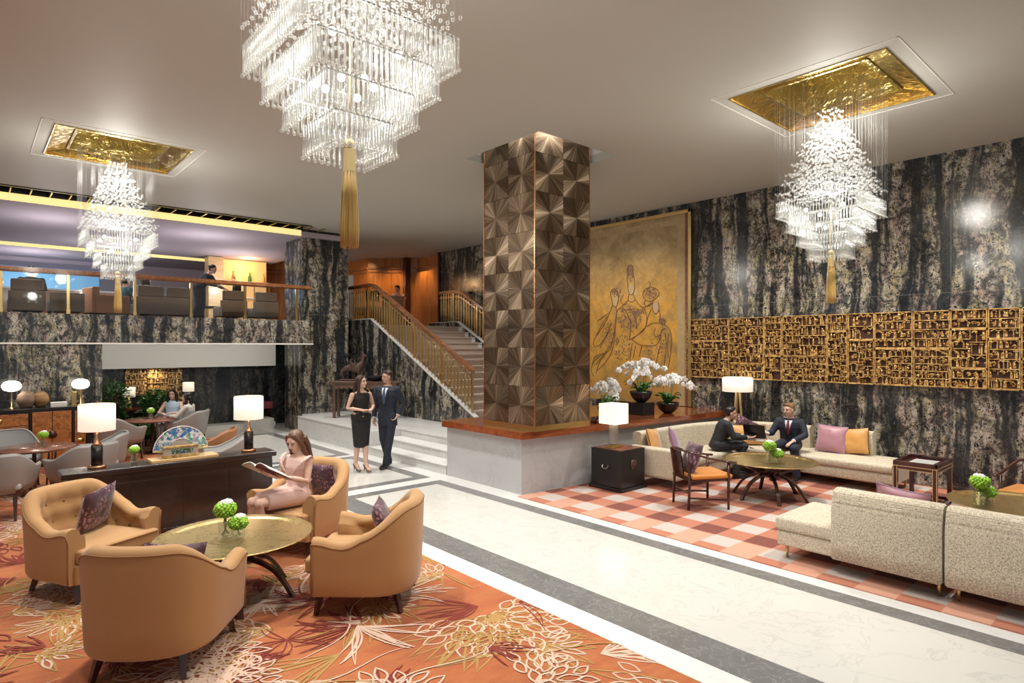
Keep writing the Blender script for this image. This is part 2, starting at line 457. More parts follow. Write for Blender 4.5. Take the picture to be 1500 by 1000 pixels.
M['orange'] = m_weave('orange_upholstery', (.50,.17,.02,1), (.72,.29,.05,1), 500)
M['gold_silk'] = plain('golden_silk', (.62,.31,.08,1), .42, sheen=.5, bump=.1)
M['pink_silk'] = plain('dusky_pink_silk', (.40,.19,.23,1), .4, sheen=.6, bump=.1)
M['violet_silk'] = plain('violet_silk', (.28,.16,.27,1), .4, sheen=.6, bump=.1)
M['burgundy'] = m_burgundy()
M['grey_leather'] = plain('grey_leather', (.30,.28,.265,1), .45, bump=.1)
M['grey_leather_in'] = plain('pale_grey_leather', (.42,.43,.42,1), .45, bump=.1)
M['tan_leather'] = plain('brown_leather', (.34,.15,.06,1), .5, bump=.1)
M['brown_velvet'] = plain('brown_velvet', (.15,.090,.055,1), .6, sheen=.5, var=.25, vscale=30)
M['crystal'] = m_crystal()
M['glass'] = m_glass()
M['wire'] = plain('thin_wire', (.55,.55,.55,1), .4, .6)
M['silk_yellow'] = plain('yellow_silk_thread', (.66,.43,.10,1), .55, sheen=.5)
M['silk_yellow_lt'] = plain('pale_yellow_silk', (.80,.62,.28,1), .55, bump=.3, bscale=120)
M['bulb'] = plain('glowing_bulb', (1,1,1,1), .5, emit=(1,.96,.88,1), es=10)
M['radial'] = m_radial_metal()
M['painting'] = m_painting()
M['ink'] = plain('brown_ink', (.17,.095,.055,1), .6)
M['ink_lt'] = plain('faded_violet_ink', (.26,.17,.15,1), .6)
M['flesh_paint'] = plain('pale_paint', (.55,.42,.24,1), .6)
M['carving'] = m_carved_gold()
M['carving_dk'] = plain('carving_backing_wood', (.05,.018,.010,1), .6)  # dark backing plate behind the relief
M['shade'] = m_shade()
M['shade_dim'] = m_shade('cream_lamp_shade', (1,.85,.62,1), .6)
M['globe'] = plain('opal_glass', (.95,.93,.88,1), .3, emit=(1,.93,.80,1), es=3.5)
M['cove'] = plain('warm_cove_glow', (.9,.75,.35,1), .6, emit=(1,.78,.30,1), es=.9)
M['leaf'] = plain('dark_green_leaf', (.035,.13,.02,1), .35, var=.4)
M['leaf_lt'] = plain('fern_green', (.10,.24,.04,1), .5, var=.4)
M['lime'] = plain('lime_hydrangea', (.33,.60,.05,1), .6, var=.3, vscale=60)
M['petal'] = plain('white_petal', (.88,.87,.86,1), .5)
M['petal_heart'] = plain('orchid_heart', (.75,.45,.10,1), .5)
M['stem'] = plain('green_stem', (.12,.25,.06,1), .5)
M['clay'] = plain('speckled_clay', (.23,.16,.11,1), .7, bump=.6, bscale=90, var=.3, vscale=50)
M['clay2'] = plain('ochre_clay', (.30,.17,.07,1), .6, bump=.5, bscale=70, var=.3, vscale=50)
M['bronze'] = plain('mottled_bronze', (.11,.065,.055,1), .4, .4, var=.5, vscale=20)
M['paper'] = plain('paper', (.78,.76,.70,1), .6)
M['check'] = m_check(4.98, 6.37)
M['orange_carpet'] = m_orange_carpet()
M['cp_cream'] = plain('cream_carpet_line', (.66,.47,.36,1), .95)
M['cp_red'] = plain('russet_carpet_line', (.22,.035,.025,1), .95)
M['cp_olive'] = plain('olive_gold_carpet_line', (.42,.25,.08,1), .95)
M['stair_carpet'] = plain('taupe_stair_carpet', (.46,.37,.31,1), .95, sheen=.3, bump=.4)
M['fan'] = m_fan()
M['bone'] = plain('pierced_bone', (.62,.50,.44,1), .5, var=.4, vscale=80)
M['blue_screen'] = plain('blue_backlit_panel', (.12,.35,.60,1), .4, emit=(.25,.62,1,1), es=.3)
M['mat_red'] = plain('maroon_leather', (.25,.045,.06,1), .5)
CZ = 5.06
# ------------------------------------------------------------------ floor
f = MB()
f.box(-7, 12, -5, 22, -.1, 0, 0)
def inlay(x0, x1, y0, y1, mi): f.box(x0, x1, y0, y1, 0, .002 if mi == 1 else .003, mi)
inlay(3.5, 3.75, -5, 15.2, 1); inlay(3.75, 4.10, -5, 8.15, 2)
inlay(5.50, 5.70, -5, 8.15, 2); inlay(5.70, 6.0, -5, 16.4, 1)
inlay(4.10, 5.50, 7.95, 8.15, 2); inlay(3.75, 5.70, 8.15, 8.42, 1)
inlay(3.75, 5.70, 8.42, 8.62, 2); inlay(3.75, 4.10, 8.62, 11.05, 2); inlay(5.50, 5.70, 8.62, 11.05, 2); inlay(4.10, 5.50, 10.85, 11.05, 2)
inlay(3.75, 5.70, 11.05, 11.22, 1)
inlay(3.75, 5.70, 11.22, 11.42, 2); inlay(3.75, 4.10, 11.42, 15.4, 2); inlay(5.50, 5.70, 11.42, 15.4, 2); inlay(4.10, 5.50, 15.2, 15.4, 2)
struct('floor', f, [M['floor'], M['white'], M['grey']])

# ------------------------------------------------------------------ ceiling with its openings
REC = {'R': (7.53, 2.88), 'L': (1.70, 10.79), 'C': (1.634, 3.23)}
HALF = .83
holes = [(cx-HALF, cx+HALF, cy-HALF, cy+HALF) for cx, cy in REC.values()] + [(5.80, 7.42, 5.97, 7.62)]
c = MB()
xs = sorted({-7, 6.25, 12} | {h[0] for h in holes} | {h[1] for h in holes})
ys = sorted({-5, 14.35, 21} | {h[2] for h in holes} | {h[3] for h in holes})
for i in range(len(xs)-1):
    for j in range(len(ys)-1):
        mx, my = (xs[i]+xs[i+1])/2, (ys[j]+ys[j+1])/2
        if any(h[0] < mx < h[1] and h[2] < my < h[3] for h in holes): continue
        if mx < 6.25 and my > 14.35: continue
        c.box(xs[i], xs[i+1], ys[j], ys[j+1], CZ, CZ+.12, 0)
# lit tray above the column opening
x0, x1, y0, y1 = holes[3]
for a in ((x0-.04, x0, y0, y1), (x1, x1+.04, y0, y1), (x0, x1, y0-.04, y0), (x0, x1, y1, y1+.04)): c.box(a[0], a[1], a[2], a[3], CZ+.12, CZ+.42, 1)
c.box(x0-.04, x1+.04, y0-.04, y1+.04, CZ+.42, CZ+.46, 1)
# raised access panel seams round the two gilded recesses
for k in ('R', 'L'):
    cx, cy = REC[k]; o = HALF+.15
    for a in ((cx-o, cx+o, cy-o, cy-o+.012), (cx-o, cx+o, cy+o-.012, cy+o), (cx-o, cx-o+.012, cy-o, cy+o), (cx+o-.012, cx+o, cy-o, cy+o)):
        c.box(a[0], a[1], a[2], a[3], CZ-.004, CZ, 1)
struct('ceiling', c, [M['ceiling'], M['ceil_white']])

def recess(k, label):
    cx, cy = REC[k]
    t = thing('gilded_ceiling_recess', label, 'ceiling recess', (cx, cy, CZ), 0, 'gilded recesses over the chandeliers')
    m = MB(); a = HALF-.002; b = HALF-.27; h = .07
    A = [(-a,-a,0), (a,-a,0), (a,a,0), (-a,a,0)]; B = [(-b,-b,h), (b,-b,h), (b,b,h), (-b,b,h)]
    for i in range(4):
        j = (i+1) % 4
        # gently coved slope
        P0, P1, Q0, Q1 = map(Vector, (A[i], A[j], B[i], B[j])); prev = (P0, P1)
        for s in range(1, 7):
            u = s/6; w = u; zz = h*(u**.6)
            c0 = P0.lerp(Q0, w); c1 = P1.lerp(Q1, w); c0.z = c1.z = zz
            m.quad(prev[0], prev[1], c1, c0); prev = (c0, c1)
    for i in range(4):  # outer lip
        j = (i+1) % 4; d = Vector((A[i][0]+A[j][0], A[i][1]+A[j][1], 0)).normalized()
        m.bar(Vector(A[i])-d*.006+V(0,0,-.004), Vector(A[j])-d*.006+V(0,0,-.004), .014)
    m.build('sloped_frame', M['gold'], t)
    m = MB(); hh = .60
    for i in range(4):
        j = (i+1) % 4
        m.quad(B[i], B[j], (B[j][0], B[j][1], hh), (B[i][0], B[i][1], hh))
        m.bar(B[i], B[j], .035)
    m.quad((-b,-b,hh), (b,-b,hh), (b,b,hh), (-b,b,hh))
    m.build('inner_well', M['gold_red'], t)
    return t
recess('R', 'square gold-lined ceiling recess near the painting wall, holding its chandelier')
recess('L', 'square gold-lined ceiling recess near the mezzanine balcony')
recess('C', 'square gold-lined ceiling recess above the nearest chandelier')

# ------------------------------------------------------------------ walls
w = MB(); w.box(11, 11.25, -2, 15.85, 0, CZ); struct('wall_right', w, M['marble'])
w = MB(); w.box(-7, 2.0, 14.35, 14.6, 0, 2.2); struct('wall_left', w, M['marble'])
w = MB(); w.box(6.3, 7.55, 15.0, 16.13, 0, CZ); w.box(7.55, 7.95, 15.9, 16.13, 0, CZ)
struct('wall_pillar', w, M['marble'])
# mezzanine slab and its marble fascia
w = MB(); w.box(-7, 6.3, 14.42, 24, 2.22, 2.70, 1); w.box(-7, 6.18, 14.35, 14.42, 2.22, 2.77, 0); w.box(6.18, 6.3, 14.35, 15.0, 2.22, 2.77, 0)
w.box(-7, 6.3, 14.33, 14.5, 2.19, 2.22, 2)
w.box(6.3, 12, 16.13, 24, 2.22, 2.70, 1); w.box(7.95, 11, 14.5, 16.13, 2.22, 2.699, 1)
struct('floor_mezzanine', w, [M['marble'], M['black'], M['ceil_white']])
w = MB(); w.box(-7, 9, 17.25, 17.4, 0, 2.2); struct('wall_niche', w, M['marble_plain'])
w = MB(); w.box(-7, 6.35, 16.9, 17.2, 1.62, 2.21); struct('trim_bulkhead', w, M['ceil_white'])
w = MB(); w.box(2.4, 6.29, 16.75, 17.25, 0, .12); struct('trim_niche_step', w, M['white'])
# mezzanine ceiling with two light slots
w = MB()
w.box(-7, 7.6, 14.85, 20.7, 4.88, 5.0, 0); w.box(-7, 7.6, 21.4, 24.2, 4.88, 5.0, 0)
w.box(-7, 7.6, 14.35, 14.85, 5.5, 5.55, 2); w.box(-7, 7.6, 20.7, 21.4, 5.5, 5.55, 2)
w.box(-7, 6.25, 14.30, 14.36, 5.04, 5.5, 2)
w.box(-7, 7.6, 14.84, 14.86, 5.0, 5.5, 2); w.box(-7, 7.6, 20.69, 20.71, 5.0, 5.5, 2); w.box(-7, 7.6, 21.39, 21.42, 5.05, 5.5, 2)
for i in range(26):
    x = -.9+i*.3
    w.box(x, x+.02, 14.36, 14.84, 5.02, 5.05, 3); w.box(x, x+.02, 20.71, 21.39, 5.0, 5.03, 3)
struct('ceiling_mezzanine', w, [M['lilac'], M['cove'], M['black'], M['brass']])
for y, n in ((14.83, 1), (21.385, 2)):
    w = MB(); w.box(-7, 6.2, y-.01, y, 4.88, 5.02)
    tag(w.build('cove_light_strip', M['cove']), 'warm glowing light strip in the ceiling slot '+('above the balcony edge' if n == 1 else 'further back over the mezzanine lounge'), 'cove light', 'mezzanine cove lights')
w = MB(); w.box(-7, 12, 24, 24.2, 2.7, CZ+.3); struct('wall_back', w, M['lilac'])
# wood panelled reception walls
pts = [(7.5, 21.0), (9.93, 20.6), (9.93, 18.34), (11.16, 17.24), (11.28, 15.85)]
w = MB()
for (ax, ay), (bx, by) in zip(pts, pts[1:]):
    L = math.hypot(bx-ax, by-ay); n = max(1, round(L/1.2)); dx, dy = (bx-ax)/L, (by-ay)/L
    nx, ny = dy, -dx
    if nx*(-ax)+ny*(-ay) < 0: nx, ny = -nx, -ny
    def q(s0, s1, z0, z1, off, mi):
        a = (ax+dx*s0, ay+dy*s0); b = (ax+dx*s1, ay+dy*s1)
        poly = [(a[0]+nx*off, a[1]+ny*off), (b[0]+nx*off, b[1]+ny*off), (b[0]-nx*.1, b[1]-ny*.1), (a[0]-nx*.1, a[1]-ny*.1)]
        w.prism(poly, z0, z1, mi)
    q(0, L, 2.7, CZ, 0, 0)
    q(0, L, 4.58, 4.62, .03, 1); q(0, L, 4.70, 4.76, .06, 1); q(0, L, 2.7, 2.85, .02, 1)
    for i in range(n+1):
        s0 = i*L/n
        q(max(0, s0-.03), min(L, s0+.03), 2.7, 4.7, .025, 1)
struct('wall_reception', w, [M['wood_panel'], M['wood_rail']])
w = MB(); w.prism([(11.0, 15.72), (11.14, 15.72), (11.14, 17.4), (10.95, 17.4)], 2.7, 4.55)
struct('door_1', w, M['wood_panel'])
w = MB(); w.box(10.93, 11.2, 15.70, 15.76, 2.7, CZ, 0); w.box(10.75, 10.95, 17.35, 17.5, 2.7, CZ, 0)
struct('trim_door', w, M['wood_dark'])

# ------------------------------------------------------------------ marble platform with steps
w = MB()
w.box(6.0, 7.95, 11.0, 14.55, 0, .45); w.box(6.3, 7.95, 14.55, 15.0, 0, .45); w.box(7.55, 7.95, 15.0, 15.9, 0, .45)
w.box(6.70, 11.0, 8.4, 11.0, 0, .45); w.box(6.35, 6.70, 8.4, 11.0, 0, .30); w.box(6.0, 6.35, 8.4, 11.0, 0, .15)
for x, z in ((6.0, .15), (6.35, .30), (6.70, .45)): w.box(x-.02, x+(.36 if x < 6.6 else .05), 8.4, 10.99, z-.005, z+.012, 1)
w.box(5.985, 7.95, 11.0, 14.55, .45, .462, 1); w.box(6.751, 11.0, 8.4, 10.999, .451, .461, 1)
struct('floor_platform', w, [M['step'], M['white']], bevel=0)

# ------------------------------------------------------------------ stair flight
ST_X0, ST_X1, ST_Y0 = 7.98, 10.72, 10.0
t = thing('staircase', 'white marble staircase with taupe carpet runner rising to the mezzanine', 'staircase')
t['kind'] = 'structure'
m = MB(); r = MB()
for i in range(15):
    y = ST_Y0+i*.3; z = .45+.15*(i+1)
    m.box(ST_X0, ST_X1, y, ST_Y0+15*.3 if i == 14 else y+.32, .45, z-.012, 0)
    m.box(ST_X0, ST_X1, y-.02, y+.3, z-.02, z-.001, 0)
    r.box(ST_X0+.12, ST_X1-.16, y-.012, y+.005, z-.15, z, 0); r.box(ST_X0+.12, ST_X1-.16, y-.03, y+.3, z-.03, z+.012, 0)
m.build('steps', M['white'], t); r.build('carpet_runner', M['stair_carpet'], t)
def stringer(x0, x1, name):
    m = MB()
    P = [(ST_Y0-.15, .45), (ST_Y0-.15, .55), (ST_Y0+.05, .66), (14.45, 2.86), (15.9, 2.86), (15.9, .45)]
    vs = [(x0, a, b) for a, b in P]+[(x1, a, b) for a, b in P]; n = len(P)
    m.add(vs, [tuple(range(n)), tuple(reversed(range(n, 2*n)))]+[(i, i+n, (i+1) % n+n, (i+1) % n) for i in range(n)], 0)
    o = m.build(name, [M['marble']], t)
    c = MB()
    for a, b in zip(P[1:4], P[2:5]): c.bar(((x0+x1)/2, a[0], a[1]+.008), ((x0+x1)/2, b[0], b[1]+.008), x1-x0+.02, .02)
    c.build('coping', M['step'], t)
stringer(7.90, 8.0, 'stringer_wall'); stringer(10.70, 10.82, 'stringer_wall')

def balustrade(x, ya, yb, ytop, label, lower=True):
    b = thing('stair_balustrade', label, 'balustrade', (x, 0, 0))
    def zs(y): return min(2.86, .66+(y-(ST_Y0+.05))*.5) if y < ytop else 2.86
    hr = MB(); H = .93
    path = [(0, y, zs(y)+H) for y in (ya+.05, 10.6, 11.5, 12.5, 13.5, 14.3)]+[(0, 14.5, 2.86+H-.02), (0, yb, 2.86+H-.02)]
    for a, c_ in zip(path, path[1:]): hr.bar(a, c_, .10, .055); hr.bar((a[0],a[1],a[2]-.045), (c_[0],c_[1],c_[2]-.045), .05, .035)
    hr.build('handrail', M['wood_rail'], b)
    n = 0; y = ya+.1
    sec = MB()
    for a, c_ in zip(path, path[1:]): sec.bar((0,a[1],a[2]-.17), (0,c_[1],c_[2]-.17), .012, .02)
    sec.build('brass_under_rail', M['brass'], b)
    big = MB(); big.bar((0,0,0), (0,0,H-.06), .05, .04)
    me_post = big.mesh('newel_post', M['brass'])
    s = MB()
    s.bar((0,0,0), (0,0,H-.08), .012, .02)
    for sg in (-1, 1):
        pr = [(sg*.0, .08), (sg*.022, .2), (sg*.030, .4), (sg*.022, .6), (sg*.0, H-.12)]
        s.tube([(0, p[0], p[1]) for p in pr], .008, 5)
    s.cbox((0,0,.10), (.02,.05,.03)); s.cbox((0,0,H-.16), (.02,.055,.025))
    me = s.mesh('baluster', M['brass'])
    k = 0
    while y < yb:
        if k % 9 == 0: o = bpy.data.objects.new('newel_post', me_post)
        else: o = bpy.data.objects.new('baluster', me)
        COL.objects.link(o); o.parent = b; o.location = (0, y, zs(y)+.01)
        y += .125; k += 1
    return b
balustrade(7.95, 10.1, 15.8, 14.5, 'brass balustrade with brown wood handrail on the near side of the stairs')
balustrade(10.76, 10.1, 15.4, 14.5, 'brass balustrade with wood handrail on the far side of the stairs')

# ------------------------------------------------------------------ balcony rail
b = thing('balcony_railing', 'glass balcony railing with brown wood top rail and brass posts along the mezzanine', 'railing', (0, 14.40, 2.77))
m = MB(); m.bar((-3, 0, .80), (6.25, 0, .80), .12, .07); m.bar((-3, 0, .755), (6.25, 0, .755), .06, .03); m.build('handrail', M['wood_rail'], b)
px_posts = [.47, 1.46, 2.56, 3.60, 4.72, 5.90]
for x in [-.6]+px_posts:
    m = MB(); m.bar((x, 0, 0), (x, 0, .76), .045); m.cbox((x, 0, .04), (.06, .06, .08)); m.build('post', M['brass'], b)
for x0, x1 in zip([-.6]+px_posts, px_posts+[6.2]):
    m = MB(); m.box(x0+.03, x1-.03, -.006, .006, .03, .73); m.build('glass_pane', M['glass'], b)

# ------------------------------------------------------------------ column with starburst metal panels
cx0, cx1, cy0, cy1 = 6.10, 7.28, 6.37, 7.52
mb = MB(); mb.box(cx0+.012, cx1-.012, cy0+.012, cy1-.012, .92, CZ+.41, 0)
attr = []   # (rad, loc) per loop for panel faces
ph = .565; faces = []
def panels(o, ux, uy, wid):
    n = 2; pw = wid/n; z = 1.0; row = 0
    while z < CZ+.35:
        for i in range(n):
            s0, s1 = i*pw+.002, (i+1)*pw-.002; z0, z1 = z+.002, min(z+ph-.002, CZ+.40)
            cs, cz = (s0+s1)/2+random.uniform(-.015,.015), z+ph/2
            seed = random.uniform(0, 50)
            ps = [(s0, z0), (s1, z0), (s1, z1), (s0, z1)]
            faces.append(([(o[0]+ux*a, o[1]+uy*a, b_) for a, b_ in ps],
                          [(ux*(a-cs), uy*(a-cs), b_-cz) for a, b_ in ps], [((a-cs)*3, (b_-cz)*3, seed) for a, b_ in ps]))
        z += ph; row += 1
panels((cx0, cy0), 1, 0, cx1-cx0); panels((cx0, cy1), 0, -1, cy1-cy0); panels((cx1, cy0), 0, 1, cy1-cy0); panels((cx1, cy1), -1, 0, cx1-cx0)
n0 = len(mb.f)
for p, r_, l_ in faces: mb.add(p, [(0,1,2,3)], 1)
n1 = len(mb.f)
for x, y in ((cx0, cy0), (cx1, cy0), (cx0, cy1), (cx1, cy1)): mb.cbox((x, y, (CZ+.4+.92)/2), (.016, .016, CZ+.4-.92), 2)
mb.box(cx0-.01, cx1+.01, cy0-.01, cy1+.01, .92, 1.0, 3)
o = struct('column', mb, [M['wood_dark'], M['radial'], M['copper'], M['brass']])
me = o.data
ra = me.attributes.new('rad', 'FLOAT_VECTOR', 'CORNER'); lo = me.attributes.new('loc', 'FLOAT_VECTOR', 'CORNER')
for k, (p, r_, l_) in enumerate(faces):
    ls = me.polygons[n0+k].loop_start
    for j in range(4): ra.data[ls+j].vector = r_[j]; lo.data[ls+j].vector = l_[j]

# ------------------------------------------------------------------ marble plinth with mahogany top
t = thing('marble_bench_plinth', 'long grey marble plinth with glossy red wood top round the bronze column', 'plinth')
m = MB(); m.prism([(6.0, 6.54), (7.35, 6.42), (10.98, 6.12), (10.98, 8.38), (6.0, 8.38)], .0, .82); m.build('marble_body', M['plinth'], t)
m = MB(); m.prism([(5.90, 6.43), (7.35, 6.31), (10.99, 6.02), (10.99, 8.39), (5.90, 8.39)], .82, .92); m.build('wood_top', M['wood_red'], t)

# ------------------------------------------------------------------ carpets
m = MB(); m.prism([(6.02, 6.50), (5.88, 6.50), (5.88, -3), (10.99, -3), (10.99, 6.09), (7.35, 6.38)], 0.002, .014)
struct('floor_gingham_carpet', m, M['check'])

cp = MB(); cp.box(-7, 3.5, -5, 16.4, .0, .012, 0)
_rib = cp.ribbon; _cnt = [0]
def _layered(pts, w, z, mi=0, taper=False):
    _cnt[0] += 1; return _rib(pts, w, z+_cnt[0]*1.2e-6, mi, taper)
cp.ribbon = _layered
def W(px, py, z=0):
    # a point on the floor as seen in the photograph
    d = 900*(CAM_H-z)/(py-507); r = (px-750)*d/900
    return (.7474*r+.6644*d, -.6644*r+.7474*d)
def petal(c, a, r0, r1, wd, mi, w=.022, z=.0145, tip=.0, bend=.0):
    pts = []
    L = r1-r0; n = 9
    def at(s, o):
        aa = a+bend*s*s
        return (c[0]+(r0+L*s)*math.cos(aa)-o*math.sin(aa), c[1]+(r0+L*s)*math.sin(aa)+o*math.cos(aa))
    prof = [0, .42, .75, .95, 1, .92, .68, .35, 0]
    for i in range(n): pts.append(at(i/(n-1), prof[i]*wd/2))
    for i in range(n-2, -1, -1): pts.append(at(i/(n-1), -prof[i]*wd/2))
    cp.ribbon(pts, w, z, mi)
def flower(c, R, a0, a1, rings=4, mi=1, dens=1.0, rnd=None):
    rg = random.Random(int(c[0]*977+c[1]*131))
    for k in range(rings):
        rr = R*(k+1)/rings; n = max(4, int(dens*(a1-a0)*rr/(.125)))
        for i in range(n):
            a = a0+(a1-a0)*(i+.5+(k % 2)*.5)/n+rg.uniform(-.04,.04)
            petal(c, a, rr-R/rings*1.05, rr+rg.uniform(-.02,.05), .13*R/.7, mi, .012+.005*rg.random(), .0145+.0002*(k % 2), bend=rg.uniform(-.12,.12))
def leaf(p, a, L, wd, mi, curl=.3, w=.026, z=.0142):
    pts = []
    for i in range(13):
        s = i/12; aa = a+curl*s
        pts.append((p[0]+L*s*math.cos(aa), p[1]+L*s*math.sin(aa)))
    cp.ribbon(pts, w, z, mi, True)
    if wd:
        l2 = []
        for i in range(13):
            s = i/12; aa = a+curl*s; o = wd*math.sin(PI*s)
            l2.append((p[0]+L*s*math.cos(aa)-o*math.sin(aa), p[1]+L*s*math.sin(aa)+o*math.cos(aa)))
        cp.ribbon(l2, w*.8, z, mi, True)
def spray(p, a, n, L, spread, mi, wd=.05, curl=.4):
    rg = random.Random(int(p[0]*331+p[1]*77+a*10)); n = max(4, int(n*.55)) if mi == 3 else n
    for i in range(n):
        aa = a+1.35*spread*((i+.5)/n-.5)
        leaf(p, aa, L*(.7+.4*rg.random()), wd*(1 if rg.random() > .3 else 0), mi, curl*rg.uniform(-1, 1), .013+.010*rg.random(), .0140+.0001*mi)
# chrysanthemum heads and sprays, roughly where the photograph shows them
for px, py, R, a0, a1, rg_ in ((720, 905, .62, 2.6, 6.6, 4), (545, 890, .34, 3.2, 6.4, 2), (130, 855, .55, 1.2, 4.6, 4), (110, 905, .34, 2.5, 6.9, 2), (395, 925, .40, 1.6, 3.8, 2),
                              (470, 830, .36, 2.2, 5.2, 2), (790, 950, .30, 3.5, 6.6, 2), (60, 960, .25, 4.2, 7.0, 2), (1000, 1010, .45, 1.6, 4.0, 3), (20, 900, .3, 5.0, 7.5, 2),
                              (640, 850, .4, .5, 2.8, 2), (40, 780, .5, 0, 4, 3), (10, 700, .5, 0, 6, 3), (200, 660, .5, 0, 6, 3)):
    flower(W(px, py), R, a0, a1, rg_)
    flower(W(px, py), R*1.35, a0+.3, a1-.2, 1, 3, .6)
for px, py, a, n, L, sp, mi in ((760, 885, 5.6, 9, .45, 1.8, 2), (700, 890, 2.6, 8, .5, 1.3, 2), (575, 865, 3.6, 10, .35, 1.2, 2), (420, 940, 4.4, 7, .45, 4.5, 2),
                                (360, 900, .6, 8, .5, 1.6, 1), (200, 900, 1.3, 12, .8, .6, 3), (150, 850, .9, 14, .8, .7, 2), (560, 840, 2.2, 12, .6, 1.0, 3), (650, 830, .2, 10, .7, .9, 2),
                                (480, 800, 2.4, 12, .55, 1.3, 1), (300, 940, 5.4, 9, .4, 1.6, 3), (840, 905, 5.0, 10, .5, 1.2, 3), (880, 960, 5.6, 8, .45, 1.0, 1), (500, 960, 3.2, 12, .7, .9, 3),
                                (640, 980, .1, 10, .7, .9, 3), (60, 830, 1.0, 12, .7, .8, 3), (30, 740, 1.2, 12, .8, .9, 1), (420, 860, 3.6, 9, .4, 1.2, 1), (90, 960, 1.9, 10, .5, 2.5, 3), (180, 990, .4, 8, .4, 2, 2), (690, 830, 1.8, 10, .8, .7, 3)):
    spray(W(px, py), a, n, L, sp, mi)
rg = random.Random(5)
for i in range(130):
    x, y = rg.uniform(-.4, 3.2), rg.uniform(1.5, 16)
    if i % 2: flower((x, y), rg.uniform(.2, .42), rg.uniform(0, 3), rg.uniform(4, 7), 2, rg.choice((1, 1, 3, 2)))
    else: spray((x, y), rg.uniform(0, 6), 9, rg.uniform(.4, .8), 1.2, rg.choice((2, 3, 3, 1)))
rg = random.Random(12)
for i in range(64):
    x, y = rg.uniform(.0, 3.4), rg.uniform(2.3, 8.2); k = rg.random()
    if k < .35: spray((x, y), rg.uniform(0, 6), rg.choice((5, 7, 9)), rg.uniform(.3, .6), rg.uniform(.8, 2.0), 1, .03)
    elif k < .6: spray((x, y), rg.uniform(0, 6), 7, rg.uniform(.3, .6), 1.2, 3, .03)
    elif k < .85: spray((x, y), rg.uniform(0, 6), 6, rg.uniform(.3, .5), 1.2, 2, .04)
    else: flower((x, y), rg.uniform(.22, .45), rg.uniform(0, 6), rg.uniform(7, 10), 3, 1)
for i in range(26):   # long flowing tendrils
    x, y, a = rg.uniform(.0, 3.2), rg.uniform(2.3, 8), rg.uniform(0, 6.28); pts = [(x, y)]
    for k in range(16):
        a += .22*math.sin(k*.5+i); x += .09*math.cos(a); y += .09*math.sin(a); pts.append((x, y))
    cp.ribbon(pts, .013, .0144, rg.choice((1, 3, 1)), True)
# keep the drawn lines inside the carpet
cp.v = [(min(x, 3.497) if z > .013 else x, y, z) for x, y, z in cp.v]
struct('floor_floral_carpet', cp, [M['orange_carpet'], M['cp_cream'], M['cp_red'], M['cp_olive']])
